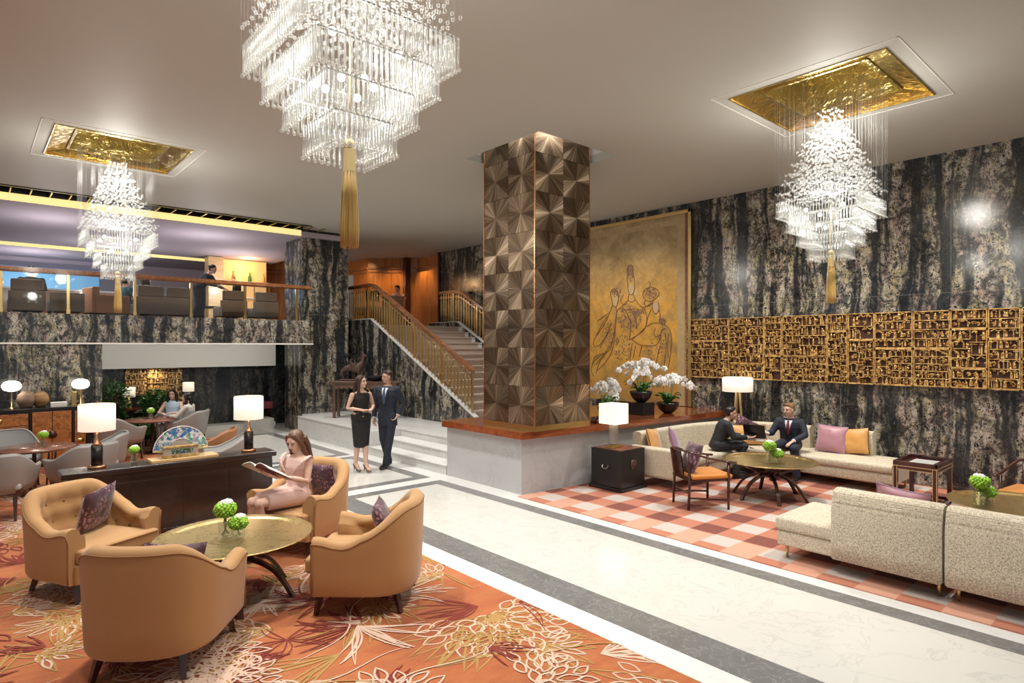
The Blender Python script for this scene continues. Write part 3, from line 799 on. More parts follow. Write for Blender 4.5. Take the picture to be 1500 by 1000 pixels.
# ------------------------------------------------------------------ tub armchairs
def tub_chair(label, loc, rotz, group):
    t = thing('tub_armchair', label, 'armchair', loc, rotz, group)
    NU = 73
    def centre(s):
        if abs(s) > .58:
            u = (abs(s)-.58)/.42; return (-.04+u*.39, math.copysign(.375, s))
        a = abs(s)/.58*PI/2
        return (-.04-.35*math.cos(a)**.75, math.copysign(.375*math.sin(a)**.80, s))
    def top(s):
        a = abs(s); h = lerp(.88, .60, sstep(.20, .74, a)); return h+.035*sstep(.76, .97, a)
    def nrm(s):
        e = .02; a = centre(max(-1, s-e)); b = centre(min(1, s+e)); dx, dy = b[0]-a[0], b[1]-a[1]; l = math.hypot(dx, dy)
        return (dy/l*-1, dx/l) if False else (-(-dy)/l*-1, -dx/l)
    buttons = []
    for r_, zf in ((0, .30), (1, .62)):
        for i in range(-5, 6):
            s = i*.155+(.0775 if r_ else 0)
            if abs(s) < .92: buttons.append((s, zf))
    def sec(s):
        H = top(s); L = []
        L += [(.00, .17), (.025, .172), (.038, .20), (.045, .34), (.055, (.34+H)/2), (.062, H-.07), (.060, H-.045), (.045, H-.015), (.012, H), (-.025, H-.004), (-.052, H-.03), (-.062, H-.065)]
        n = 12
        for k in range(n):
            f = (k+1)/n; z = lerp(H-.065, .40, f); zf = (H-z)/(H-.36)
            d = 0
            for bs, bz in buttons:
                q = ((s-bs)*1.15/.085)**2+((zf-bz)*(H-.36)/.08)**2
                d += math.exp(-q)*.052
            L.append((-.092+d-.012*math.sin(PI*f), z))
        L += [(-.07, .38), (-.06, .17)]
        return L
    ss = [-1+2*i/(NU-1) for i in range(NU)]
    vs = []; K = len(sec(0))
    for s in ss:
        c = centre(s); e = .02; a = centre(max(-1, s-e)); b = centre(min(1, s+e)); dx, dy = b[0]-a[0], b[1]-a[1]; l = math.hypot(dx, dy)
        nx, ny = -dy/l, dx/l
        if nx*(c[0]-.1)+ny*c[1] < 0: nx, ny = -nx, -ny
        for o, z in sec(s):
            f = 1 if z > .3 else 1
            vs.append((c[0]+nx*o, c[1]+ny*o, z))
    fs = [(i*K+j, i*K+(j+1) % K, (i+1)*K+(j+1) % K, (i+1)*K+j) for i in range(NU-1) for j in range(K)]
    fs += [tuple(range(K-1, -1, -1)), tuple((NU-1)*K+j for j in range(K))]
    m = MB(); m.add(vs, fs, 0, True); m.sm[-1] = m.sm[-2] = False
    m.build('upholstered_shell', M['tan'], t)
    # piping round the outer edge and down the arm fronts
    pts = []
    for idx in range(NU): pts.append(Vector(vs[idx*K+6])+V(0, 0, .0))
    lead = [Vector((vs[3][0]+.004, vs[3][1], z)) for z in (.19, .3, .42, .52)]
    tail = [Vector((vs[(NU-1)*K+3][0]+.004, vs[(NU-1)*K+3][1], z)) for z in (.52, .42, .3, .19)]
    m = MB(); m.tube(lead+pts+tail, .0065, 6); m.build('piping', M['tan_dk'], t)
    for bs, bz in buttons:
        if abs(bs) > .8: continue
        c = centre(bs); a = centre(bs-.02); b = centre(bs+.02); dx, dy = b[0]-a[0], b[1]-a[1]; l = math.hypot(dx, dy); nx, ny = -dy/l, dx/l
        if nx*(c[0]-.1)+ny*c[1] < 0: nx, ny = -nx, -ny
        H = top(bs); z = H-bz*(H-.36)
        m = MB(); m.ball((c[0]-nx*.046, c[1]-ny*.046, z), .012, 8, 5); m.build('button', M['tan_dk'], t)
    m = MB(); m.box(-.30, .37, -.300, .300, .34, .455); m.box(.30, .42, -.335, .335, .34, .455)
    m = MB(); m.prism([(-.30,-.27), (.345,-.305), (.345,-.36), (.43,-.36), (.43,.36), (.345,.36), (.345,.305), (-.30,.27)], .335, .455)
    m.build('seat_cushion', M['tan'], t, bevel=.03, segs=4)
    m = MB(); m.tube([(.432, -.345, .437), (.432, .345, .437)], .006, 6); m.tube([(.432, -.345, .352), (.432, .345, .352)], .006, 6); m.build('cushion_piping', M['tan_dk'], t)
    m = MB(); m.box(-.10, .392, -.375, .375, .17, .335); m.build('front_rail', M['tan'], t, bevel=.02, segs=3)
    for x, y in ((.31, .30), (.31, -.30), (-.27, .25), (-.27, -.25)):
        m = MB(); sx = .045 if x > 0 else -.065; m.bar((x, y, .19), (x+sx*.8, y+math.copysign(.035, y), 0), .052, .052, w2=.03, h2=.03)
        m.build('leg', M['wood_dark'], t)
    return t
GA = 'tan tub armchairs around the brass table'
TC = (1.72, 5.50)
A_POS = (.83, 6.65); B_POS = (1.02, 4.77); C_POS = (2.56, 4.70); D_POS = (2.72, 6.45)
chA = tub_chair('tan tufted tub armchair before the left end of the dark console, facing right', (*A_POS, .012), fdir(.46, -.89), GA)
chB = dup(chA, (*B_POS, .012), fdir(.62, .78), 'tan tub armchair seen from behind, nearest the camera at bottom left')
chC = dup(chA, (*C_POS, .012), fdir(-.72, .66), 'tan tub armchair on the right of the brass table, beside the white marble walkway')
chD = dup(chA, (*D_POS, .012), fdir(-.88, -.47), 'tan tub armchair in which the woman in the pink dress sits')

# ------------------------------------------------------------------ cushions
def cushion(label, loc, w, h, th, rot, mat, piping=None, group=None):
    o = bpy.data.objects.new('throw_cushion', None); COL.objects.link(o); o.location = loc; o.rotation_euler = rot
    tag(o, label, 'cushion', group)
    m = MB(); N = 15
    def side(sg):
        def fn(u, v):
            a, b = 2*u-1, 2*v-1
            e = (max(0, 1-abs(a)**2.6)*max(0, 1-abs(b)**2.6))**.55
            pin = 1-.07*(1-abs(b)**2)*abs(a)**3; pin2 = 1-.07*(1-abs(a)**2)*abs(b)**3
            return (a*w/2*pin, sg*th/2*e+.004*noise.noise(Vector((a*3, b*3, sg+loc[0])))*e*3, b*h/2*pin2)
        return fn
    m.grid(side(1), N, N); m.grid(side(-1), N, N)
    n = N*N
    for i in range(len(m.f)):
        if i < (N-1)**2: m.f[i] = tuple(reversed(m.f[i]))
    m.build('cushion_cover', mat, o)
    if piping:
        f = side(0); pts = [f(i/14, 0) for i in range(14)]+[f(1, i/14) for i in range(14)]+[f(1-i/14, 1) for i in range(14)]+[f(0, 1-i/14) for i in range(14)]
        m = MB(); m.tube(pts, .006, 6, closed=True); m.build('piping', piping, o)
    return o
def at_local(base, rz, p):
    c, s = math.cos(rz), math.sin(rz); return (base[0]+p[0]*c-p[1]*s, base[1]+p[0]*s+p[1]*c, p[2])
def chair_cushion(label, base, rz, p, tilt, yaw=0, roll=0):
    return cushion(label, at_local(base, rz, p), .42, .42, .13, (-tilt, roll, rz-PI/2+yaw), M['burgundy'], None, 'burgundy patterned cushions')
chair_cushion('burgundy and lilac patterned cushion in the tufted armchair before the console', A_POS, fdir(.46,-.89), (-.06, .10, .66), .30, .35, .1)
chair_cushion('burgundy cushion in the armchair seen from behind, only its top showing', B_POS, fdir(.62,.78), (-.14, -.12, .62), .30)
chair_cushion('burgundy cushion in the armchair beside the marble walkway', C_POS, fdir(-.72,.66), (-.12, -.02, .64), .35, .1)
chair_cushion('burgundy cushion tucked behind the woman in the pink dress', D_POS, fdir(-.88,-.47), (-.20, .10, .66), .22, -.2)

# ------------------------------------------------------------------ brass tray tables
def tray_table(label, loc, R=.63, z=.53):
    t = thing('brass_tray_table', label, 'table', loc, 0, 'round brass tray tables')
    m = MB(); n = 144
    prof = [(0, 0), (.1, .001), (.3, .001), (.5, .002), (.80, .003), (.87, .006), (.90, .016), (.955, .022), (.985, .026), (1.0, .024), (.99, .014), (.9, -.004), (.5, -.010), (0, -.010)]
    vs = []
    for r, h in prof:
        for j in range(n):
            a = 2*PI*j/n; sc = 1+(.010*abs(math.sin(24*a)) if r > .93 else 0)
            vs.append((R*r*sc*math.cos(a), R*r*sc*math.sin(a), z-.024+h))
    fs = [(i*n+j, (i+1)*n+j, (i+1)*n+(j+1) % n, i*n+(j+1) % n) for i in range(len(prof)-1) for j in range(n)]
    fs = [tuple(reversed(f)) for f in fs]
    m.add(vs, fs, 0, True); m.build('engraved_tray', M['brass_tray'], t)
    for k in range(6):
        a = k*PI/3+.3; c, s = math.cos(a), math.sin(a)
        m = MB()
        cv = catmull([(-R*.70, 0, z-.036), (-R*.45, 0, z-.12), (-.1, 0, z-.19), (.12, 0, z-.205), (R*.55, 0, z-.31), (R*.80, 0, .0)], 5)
        for p, q in zip(cv, cv[1:]):
            P = V(p.x*c, p.x*s, p.z); Q = V(q.x*c, q.x*s, q.z); m.bar(P, Q+(Q-P)*.12, .045, .03)
        m.build('curved_leg', M['wood_dark'], t)
    m = MB(); m.lathe([(.05, 0), (.055, .02), (.055, .06), (.04, .09)], 16, c=(0, 0, z-.245)); m.build('hub', M['wood_dark'], t)
    return t
tt1 = tray_table('round engraved brass tray table on curved dark legs between the four tan armchairs', (*TC, .012))
tt2 = dup(tt1, (8.50, 4.08, .014), .4, 'round engraved brass tray table in front of the two seated men')
tt3 = dup(tt1, (8.02, 1.22, .014), .9, 'round brass tray table behind the ivory sofa at the right edge')

# ------------------------------------------------------------------ posies
def head(c, r, mat, name, parent, n=90, sq=.8, seed=1, br=.012):
    rg = random.Random(seed); m = MB(); m.ball(c, (r*.8, r*.8, r*.8*sq), 10, 7)
    for i in range(n):
        y = 1-2*(i+.5)/n; a = i*2.39996; q = math.sqrt(1-y*y); rr = r*rg.uniform(.86, 1.02)
        m.ball((c[0]+rr*q*math.cos(a), c[1]+rr*q*math.sin(a), c[2]+rr*y*sq), br*rg.uniform(.8, 1.25), 6, 4)
    return m.build(name, mat, parent)
def posy(label, loc, s=1.0, group='green and white flower posies', two=True):
    t = thing('flower_posy', label, 'flowers', loc, 0, group); t.scale = (s, s, s)
    def one(x, y, vr, vh, z, r, seed):
        m = MB(); m.lathe([(0, .004), (vr-.004, .004), (vr, .0), (vr, vh), (vr-.004, vh), (vr-.005, .012), (0, .012)], 20, c=(x, y, 0)); m.build('glass_vase', M['glass'], t)
        m = MB(); rg = random.Random(seed)
        for i in range(7):
            a = rg.uniform(0, 6.28); m.tube(catmull([(x+.6*vr*math.cos(a), y+.6*vr*math.sin(a), .02), (x-.2*vr*math.cos(a), y-.2*vr*math.sin(a), vh*.7), (x+.01*math.cos(a), y+.01*math.sin(a), z)], 4), .0035, 5)
        m.build('stems', M['stem'], t)
        head((x, y, z), r, M['lime'], 'green_hydrangea', t, 110, .75, seed, r*.17)
        head((x+.01, y, z+r*.62), r*.58, M['petal'], 'white_hydrangea', t, 60, .45, seed+1, r*.13)
    one(-.02, .03, .055, .14, .235, .085, 3)
    if two: one(.06, -.055, .055, .09, .125, .075, 5)
    return t
p1 = posy('two green and white hydrangea posies in glass vases on the nearest brass table', (TC[0]-.05, TC[1]+.0, .53), 1.0)
p2 = dup(p1, (8.38, 3.98, .53), .2, 'green and white hydrangea posies on the brass table before the seated men')
p3 = dup(p1, (7.78, 1.50, .53), .5, 'green and white posies on the brass table behind the right-hand ivory sofa')

# ------------------------------------------------------------------ dark console with lamps
CY = 8.08
t = thing('console_table', 'long near-black wooden console behind the tan armchairs', 'console', (0, 0, .012))
m = MB(); m.box(.74, 2.98, CY-.19, CY+.19, .735, .80); m.build('table_top', M['wood_ebony'], t, bevel=.012)
m = MB(); m.box(.80, 2.93, CY-.165, CY+.165, .68, .735); m.build('apron', M['wood_ebony'], t)
m = MB(); m.box(.82, 2.94, CY-.15, CY+.15, .05, .68); m.box(.80, 2.99, CY-.17, CY+.17, 0, .05); m.build('cabinet_body', M['wood_ebony'], t, bevel=.004)
m = MB()
for i in range(4): m.box(.86+i*.52, .86+i*.52+.48, CY-.156, CY-.148, .10, .63)
m.build('front_panels', M['wood_ebony'], t, bevel=.003)
def table_lamp(label, loc, group='drum-shade table lamps on the console'):
    t = thing('table_lamp', label, 'lamp', loc, 0, group)
    m = MB(); m.lathe([(0, 0), (.085, 0), (.088, .01), (.088, .022), (.08, .03), (0, .03)], 28); m.build('base', M['copper'], t)
    m = MB(); m.lathe([(.055, .03), (.055, .25), (.0, .25)], 28); m.build('black_body', M['black'], t)
    m = MB(); m.lathe([(.05, .25), (.036, .27), (.018, .31), (.011, .36), (.010, .44), (.0, .44)], 20); m.lathe([(.003, .4), (.003, .70), (.012, .705), (.0, .73)], 10); m.build('copper_neck', M['copper'], t)
    m = MB(); m.lathe([(.175, .41), (.175, .70)], 40); m.lathe([(.172, .70), (.172, .41)], 40); m.build('lamp_shade', M['shade'], t)
    m = MB(); m.tube([(.174*math.cos(a*.157), .174*math.sin(a*.157), .70) for a in range(40)], .003, 5, closed=True); m.build('shade_ring', M['copper'], t)
    m = MB(); m.tube([(.174*math.cos(a*.157), .174*math.sin(a*.157), .41) for a in range(40)], .003, 5, closed=True); m.build('shade_ring', M['copper'], t); m = MB()
    m.bar((-.172, 0, .69), (.172, 0, .69), .004); m.build('shade_carrier', M['copper'], t)
    m = MB(); m.ball((0, 0, .55), .03); m.build('bulb', M['bulb'], t)
    l = light_point('lamp_bulb_light', (loc[0], loc[1], loc[2]+.56), 5)
    return t
LIGHTS = []
def light_point(name, loc, p, col=(1,.82,.6), size=.04): LIGHTS.append((name, loc, p, col, size))
la = table_lamp('table lamp with white drum shade at the left end of the dark console', (1.08, CY+.02, .812))
lb = dup(la, (2.70, CY+.02, .812), 0, 'table lamp with white drum shade at the right end of the dark console'); light_point('lamp_bulb_light', (2.70, CY+.02, 1.37), 5)

# fan, acrylic case and tray
t = thing('display_tray', 'pale wooden tray on the dark console, carrying the acrylic case', 'tray', (1.93, CY-.04, .812), .02)
m = MB(); m.box(-.36, .36, -.12, .12, 0, .035); m.build('tray_board', M['wood_light'], t, bevel=.004)
t = thing('acrylic_display_case', 'clear acrylic display case with a small painted carved casket', 'display case', (1.90, CY-.05, .848), .02)
m = MB()
for x0, x1, y0, y1, z0, z1 in ((-.23,.23,-.085,-.081,0,.17), (-.23,.23,.081,.085,0,.17), (-.23,-.226,-.085,.085,0,.17), (.226,.23,-.085,.085,0,.17), (-.23,.23,-.085,.085,.17,.176)): m.box(x0, x1, y0, y1, z0, z1)
m.build('acrylic_cover', M['glass'], t)
m = MB(); m.box(-.19, .19, -.05, .05, 0, .03); m.build('carved_base', M['carving'], t)
m = MB(); m.box(-.18, .18, -.04, .04, .03, .115); m.build('casket', M['bone'], t)
m = MB(); m.box(-.11, .12, -.0405, -.040, .045, .095); m.build('painted_panel', M['leaf'], t)
rg = random.Random(2); m = MB()
for i in range(40): m.ball((rg.uniform(-.11, .12), -.042, rg.uniform(.05, .09)), rg.uniform(.004, .010), 6, 4)
m.build('painted_figures', M['fan'], t)
m = MB(); m.box(-.19, .19, -.05, .05, .115, .13); m.build('lid', M['carving'], t)
t = thing('folding_fan', 'open folding fan with blue painted leaf standing on the dark console', 'fan', (1.93, CY+.07, .86), .02)
m = MB(); n = 40; R0, R1 = .155, .30
m = MB()
for i in range(n):
    a0, a1 = PI*.04+PI*.92*i/n, PI*.04+PI*.92*(i+1)/n; am = (a0+a1)/2
    def P(a, r, y): return (r*math.cos(a), y, .03+r*math.sin(a))
    m.quad(P(a0, R0, 0), P(a0, R1, 0), P(am, R1, .008), P(am, R0, .006)); m.quad(P(am, R0, .006), P(am, R1, .008), P(a1, R1, 0), P(a1, R0, 0))
o = m.build('painted_leaf', M['fan'], t); sm = o.modifiers.new('s', 'SOLIDIFY'); sm.thickness = .002
for i in range(24):
    a = PI*.05+PI*.9*(i+.5)/24; m = MB(); m.bar((.02*math.cos(a), .004, .03+.02*math.sin(a)), (R0*math.cos(a), .004, .03+R0*math.sin(a)), .004, .009, up=(0,1,0), w2=.016, h2=.004)
    m.build('rib', M['bone'], t)
for r in (R0, R1):
    m = MB(); m.tube([(r*math.cos(PI*.04+PI*.92*i/40), -.003, .03+r*math.sin(PI*.04+PI*.92*i/40)) for i in range(41)], .0045, 5); m.build('leaf_edge', M['petal'], t)
m = MB(); m.bar((-.30, -.004, .06), (.02, -.004, .03), .006, .022); m.bar((.30, -.004, .06), (-.02, -.004, .03), .006, .022); m.build('guard_stick', M['silk_yellow_lt'], t)
m = MB(); m.ball((0, -.01, .035), (.035, .008, .022)); m.build('pivot', M['gold'], t)
m = MB(); m.box(-.08, .08, -.03, .03, -.048, -.040); m.bar((-.05, 0, -.044), (-.05, 0, .03), .008); m.bar((.05, 0, -.044), (.05, 0, .03), .008); m.build('stand', M['glass'], t)
p4 = posy('small white and green posy at the back of the dark console, left of the fan', (1.47, CY+.12, .812), .62, None, False)

# ------------------------------------------------------------------ black trunk with square lamp
t = thing('trunk_side_table', 'black cube trunk with red top beside the ivory corner sofa', 'side table', (7.42, 5.92, .014), 0)
m = MB(); m.box(-.285, .285, -.285, .285, .05, .60); m.build('trunk_body', M['black'], t, bevel=.004)
m = MB(); m.box(-.315, .315, -.315, .315, .0, .05); m.build('plinth_base', M['black'], t, bevel=.005)
m = MB(); m.box(-.265, .265, -.265, .265, .60, .608); m.build('red_top', M['wood_top'], t)
m = MB(); m.tube(catmull([(-.29, .05, .37), (-.31, .045, .335), (-.315, 0, .32), (-.31, -.045, .335), (-.29, -.05, .37)], 4), .006, 6); m.build('drop_handle', M['chrome'], t)
m = MB(); m.lathe([(0, 0), (.075, 0), (.075, .006), (0, .006)], 28, M=Matrix.Translation((0, -.292, .38)) @ Matrix.Rotation(PI/2, 4, 'X') @ Matrix.Scale(1, 4)); m.cbox((0, -.297, .38), (.06, .006, .012)); m.cbox((0, -.297, .42), (.012, .006, .03)); m.cbox((0, -.297, .34), (.012, .006, .03)); m.build('round_lock_plate', M['bronze'], t)
t = thing('square_shade_lamp', 'glass table lamp with white square shade on the black trunk', 'lamp', (7.33, 5.93, .624), 0)
m = MB(); m.box(-.13, .13, -.08, .08, 0, .02); m.box(-.08, .08, -.06, .06, .02, .04); m.build('bronze_base', M['brass'], t, bevel=.003)
m = MB(); m.box(-.055, .055, -.055, .055, .04, .36); m.build('glass_column', M['glass'], t, bevel=.004)
m = MB(); m.box(-.046, .046, -.046, .046, .045, .35); m.build('inner_column', plain('frosted_grey_glass', (.42,.38,.33,1), .35), t)
m = MB(); m.box(-.03, .03, -.03, .03, .36, .40); m.build('brass_neck', M['brass'], t)
m = MB(); a = .155
for s in (1, -1): m.box(-a, a, s*a-.002, s*a+.002, .36, .66); m.box(s*a-.002, s*a+.002, -a, a, .36, .66)
m.build('lamp_shade', M['shade'], t)
m = MB(); m.ball((0, 0, .5), .03); m.build('bulb', M['bulb'], t); light_point('lamp_bulb_light', (7.33, 5.93, 1.13), 5)

# ------------------------------------------------------------------ ivory sofas
def sweep(path, prof, mi=0, m=None, cap=True, closed_prof=True):
    m = m or MB(); P = [Vector((p[0], p[1], 0)) for p in path]; k = len(P); n = len(prof); vs = []
    for i, p in enumerate(P):
        d0 = (P[i]-P[i-1]).normalized() if i else (P[1]-P[0]).normalized(); d1 = (P[i+1]-P[i]).normalized() if i < k-1 else d0
        d = (d0+d1).normalized(); sc = 1/max(.5, d.dot(d1)); nr = V(-d.y, d.x, 0)
        for o, z in prof: vs.append(p+nr*o*sc+V(0, 0, z))
    fs = [(i*n+j, i*n+(j+1) % n, (i+1)*n+(j+1) % n, (i+1)*n+j) for i in range(k-1) for j in range(n)]
    m.add(vs, fs, mi, True)
    if cap: m.add(vs[:n], [tuple(reversed(range(n)))], mi); m.add(vs[-n:], [tuple(range(n))], mi)
    return m
def rprof(x0, x1, z0, z1, r=.04, k=4):
    out = []
    for cx, cz, a in ((x1-r, z0+r, -PI/2), (x1-r, z1-r, 0), (x0+r, z1-r, PI/2), (x0+r, z0+r, PI)):
        for i in range(k+1): b = a+PI/2*i/k; out.append((cx+r*math.cos(b), cz+r*math.sin(b)))
    return out
def gold_leg(t, x, y, h=.14):
    m = MB(); m.lathe([(.011, 0), (.018, h), (0, h)], 12, c=(x, y, 0)); m.build('brass_leg', M['brass'], t)
# corner sofa: back line, left to right as seen, the seat lying on its right-hand (inner) side
back = catmull([(7.86, 5.98), (8.6, 5.98), (9.5, 5.95), (10.15, 5.75), (10.55, 5.35), (10.72, 4.75), (10.72, 4.0), (10.72, 3.42)], 6)
full = back+catmull([(10.72, 3.42), (10.72, 3.15), (10.72, 2.95)], 3)[1:]
back = [(p.x, p.y) for p in back]; full = [(p.x, p.y) for p in full]
t = thing('corner_sofa', 'long curved ivory corner sofa against the plinth and the dark marble wall', 'sofa', (0, 0, .014))
# offsets: negative is towards the seat side
sweep(full, rprof(-.84, .0, .14, .30, .03)).build('seat_base', M['boucle'], t)
sweep(full[:22], rprof(-.86, -.15, .30, .43, .045)).build('seat_cushion', M['boucle'], t)
sweep(full[22:], rprof(-.86, -.02, .30, .43, .045)).build('seat_cushion', M['boucle'], t)
sweep(back[:20], rprof(-.17, .0, .30, .80, .05)).build('back_section', M['boucle'], t)
sweep(back[20:34], rprof(-.17, .0, .30, .80, .05)).build('back_section', M['boucle'], t)
sweep(back[34:], rprof(-.17, .0, .30, .80, .05)).build('back_section', M['boucle'], t)
m = MB(); m.box(7.78, 7.93, 5.12, 5.98, .14, .60); m.build('arm', M['boucle'], t, bevel=.05, segs=4)
for x, y in ((7.84, 5.20), (7.84, 5.9), (9.3, 5.2), (9.92, 4.3), (9.94, 3.05), (10.65, 3.0), (10.65, 4.6), (9.4, 5.85)): gold_leg(t, x, y)

t = thing('ivory_sofa', 'ivory sofa section with open chaise end, seen from behind at lower right', 'sofa', (0, 0, .014), 0, 'ivory sofa sections seen from behind')
m = MB(); m.box(6.12, 6.98, 1.45, 2.86, .14, .29); m.build('seat_base', M['boucle'], t, bevel=.02, segs=3)
m = MB(); m.box(6.10, 7.0, 1.46, 2.88, .29, .43); m.build('seat_cushion', M['boucle'], t, bevel=.045, segs=4)
m = MB()
path = [(6.10, 1.45), (6.10, 2.35)]
def back_part(t, y0, y1):
    pr = [(6.08, .14), (6.08, .30), (6.085, .60), (6.12, .74), (6.15, .785), (6.20, .80), (6.26, .79), (6.30, .755), (6.31, .70), (6.32, .42), (6.32, .30), (6.25, .14)]
    vs = []; ys = [y0+.0, y0+.015, y1-.02, y1]; sc = [.93, 1, 1, .93]; n = len(pr)
    for y, s in zip(ys, sc):
        for x, z in pr: vs.append((6.2+(x-6.2)*s, y, .45+(z-.45)*(.96+.04*(s-.93)/.07)))
    fs = [(i*n+j, i*n+(j+1) % n, (i+1)*n+(j+1) % n, (i+1)*n+j) for i in range(3) for j in range(n)]
    m = MB(); m.add(vs, fs, 0, True); m.add(vs[:n], [tuple(reversed(range(n)))]); m.add(vs[-n:], [tuple(range(n))])
    m.build('back_section', M['boucle'], t)
    m = MB(); m.tube([(6.085, y0+.01, .725), (6.085, y1-.01, .725)], .006, 6); m.tube([(6.10, y0+.01, .765), (6.10, y1-.01, .765)], .005, 6); m.build('piping', M['boucle'], t)
back_part(t, 1.45, 2.33)
for x, y in ((6.22, 2.80), (6.22, 1.50), (6.9, 2.8), (6.9, 1.5)): gold_leg(t, x, y)
t = thing('ivory_sofa', 'ivory sofa section cut by the right edge of the picture, seen from behind', 'sofa', (0, 0, .014), 0, 'ivory sofa sections seen from behind')
m = MB(); m.box(6.12, 6.98, -.6, 1.43, .14, .29); m.build('seat_base', M['boucle'], t, bevel=.02, segs=3)
m = MB(); m.box(6.25, 7.0, -.6, 1.42, .29, .43); m.build('seat_cushion', M['boucle'], t, bevel=.045, segs=4)
back_part(t, -.6, 1.43)
for x, y in ((6.22, 1.36), (6.22, -.5), (6.9, 1.3), (6.9, -.5)): gold_leg(t, x, y)

GC = 'cushions on the corner sofa'
P2 = M['tan_dk']
def sit(x, y, z): return (x, y, z)
rA = 0.0
cushion('golden silk cushion with dark piping at the left end of the corner sofa', (8.07, 5.72, .66), .42, .42, .14, (-.30, .1, .25), M['gold_silk'], M['wood_dark'], GC)
cushion('violet silk cushion leaning on the golden one at the left end of the corner sofa', (8.32, 5.52, .66), .42, .42, .13, (-.32, .25, .45), M['violet_silk'], M['violet_silk'], GC)
cushion('golden cushion with dark piping on the corner sofa between the two men', (10.12, 5.22, .62), .62, .36, .14, (-.35, 0, -.75), M['gold_silk'], M['wood_dark'], GC)
cushion('burgundy patterned cushion behind the golden one between the two men', (10.22, 5.36, .70), .40, .40, .12, (-.15, .5, -.7), M['burgundy'], None, GC)
cushion('dusky pink silk cushion at the right of the corner sofa', (10.42, 3.98, .66), .44, .44, .14, (-.32, .05, -PI/2+.12), M['pink_silk'], M['violet_silk'], GC)
cushion('golden silk cushion behind the dusky pink one, right end of the corner sofa', (10.50, 3.66, .65), .42, .42, .14, (-.25, -.12, -PI/2), M['gold_silk'], M['wood_dark'], GC)
cushion('pink and violet silk cushion lying on the right-hand ivory sofa, its top just showing', (6.50, 1.86, .64), .44, .40, .13, (.18, .1, -PI/2), M['pink_silk'], M['violet_silk'])

# ------------------------------------------------------------------ low-backed wooden armchairs
def ming(label, loc, rz):
    t = thing('wooden_armchair', label, 'armchair', loc, rz, 'dark wooden armchairs with orange seats')
    w = .27
    for x, y, h, lx in ((.27, w, .62, .0), (.27, -w, .62, .0)):
        m = MB(); m.tube([(x, y, 0), (x, y, h)], [.017, .02], 10); m.build('front_leg', M['wood_dark'], t)
    for y in (w*.8, -w*.8):
        m = MB(); m.tube([(-.27, y, 0), (-.25, y, .42), (-.30, y*1.02, .76)], [.016, .02, .018], 10); m.build('rear_leg', M['wood_dark'], t)
    rail = catmull([(.36, -w-.03, .615), (.20, -w-.02, .635), (-.05, -w-.01, .69), (-.25, -w*.85, .755), (-.33, 0, .775), (-.25, w*.85, .755), (-.05, w+.01, .69), (.20, w+.02, .635), (.36, w+.03, .615)], 6)
    m = MB(); m.tube(rail, .020, 8, flat=.75); m.build('curved_top_rail', M['wood_dark'], t)
    m = MB(); m.grid(lambda u, v: (-.27-.05*v-.02*math.cos((u-.5)*2), (u-.5)*.26, .44+.32*v), 7, 7); m.grid(lambda u, v: (-.285-.05*v-.02*math.cos((u-.5)*2), (u-.5)*.26, .44+.32*v), 7, 7); m.build('back_splat', M['wood_dark'], t)
    m = MB(); m.box(-.26, .28, -w+.01, w-.01, .37, .405)
    m.build('seat_frame', M['wood_dark'], t, bevel=.004)
    m = MB(); m.box(-.24, .33, -w-.01, w+.01, .405, .46); m.build('orange_seat', M['orange'], t, bevel=.022, segs=4)
    for a, b in (((.27, w, .12), (-.26, w*.8, .16)), ((.27, -w, .12), (-.26, -w*.8, .16)), ((-.26, -w*.8, .22), (-.26, w*.8, .22))):
        m = MB(); m.bar(a, b, .016, .024); m.build('stretcher', M['wood_dark'], t)
    return t
MZ = fdir(.86, -.50)
MP = (7.37, 4.50)
mg = ming('dark wooden low-back armchair with orange seat in front of the black trunk', (*MP, .014), MZ)
dup(mg, (9.35, 1.28, .014), PI*.95, 'dark wooden armchair with orange seat at the right edge of the picture')
chair_cushion('burgundy patterned cushion on the dark wooden armchair with the orange seat', MP, MZ, (-.11, .03, .65), .38)

# ------------------------------------------------------------------ inlaid side table
t = thing('inlaid_side_table', 'dark side table with pale inlay lines and raised tray edge by the corner sofa', 'side table', (9.68, 2.52, .014), 0)
a, b, H = .37, .25, .56
m = MB(); m.box(-a, a, -b, b, H-.01, H+.005); m.build('table_top', M['wood_dark'], t)
m = MB(); m.box(-.24, .24, -.14, .14, H+.005, H+.009); m.build('marble_inset', M['step'], t)
m = MB()
for x0, x1, y0, y1 in ((-a, a, -b, -b+.02), (-a, a, b-.02, b), (-a, -a+.02, -b, b), (a-.02, a, -b, b)): m.box(x0, x1, y0, y1, H+.005, H+.05)
m.build('raised_rim', M['wood_dark'], t, bevel=.003)
for sx in (-1, 1):
    for sy in (-1, 1):
        m = MB(); m.box(sx*a-(.05 if sx > 0 else 0), sx*a+(0 if sx > 0 else .05), sy*b-(.05 if sy > 0 else 0), sy*b+(0 if sy > 0 else .05), 0, H-.01); m.build('leg', M['wood_dark'], t)
m = MB()
for s in (-1, 1):
    for e in (.004, .046):
        for s2 in (-1, 1):
            m.box(s2*(a-e)-.003, s2*(a-e)+.003, s*b-.002, s*b+.002, 0, H-.02); m.box(s*a-.002, s*a+.002, s2*(b-e)-.003, s2*(b-e)+.003, 0, H-.02)
    m.box(-a, a, s*b-.002, s*b+.002, H-.018, H-.010); m.box(s*a-.002, s*a+.002, -b, b, H-.018, H-.010)
    m.box(-a+.05, a-.05, s*b-.002, s*b+.002, H-.065, H-.057); m.box(s*a-.002, s*a+.002, -b+.05, b-.05, H-.065, H-.057)
m.build('inlay_lines', M['wood_light'], t)
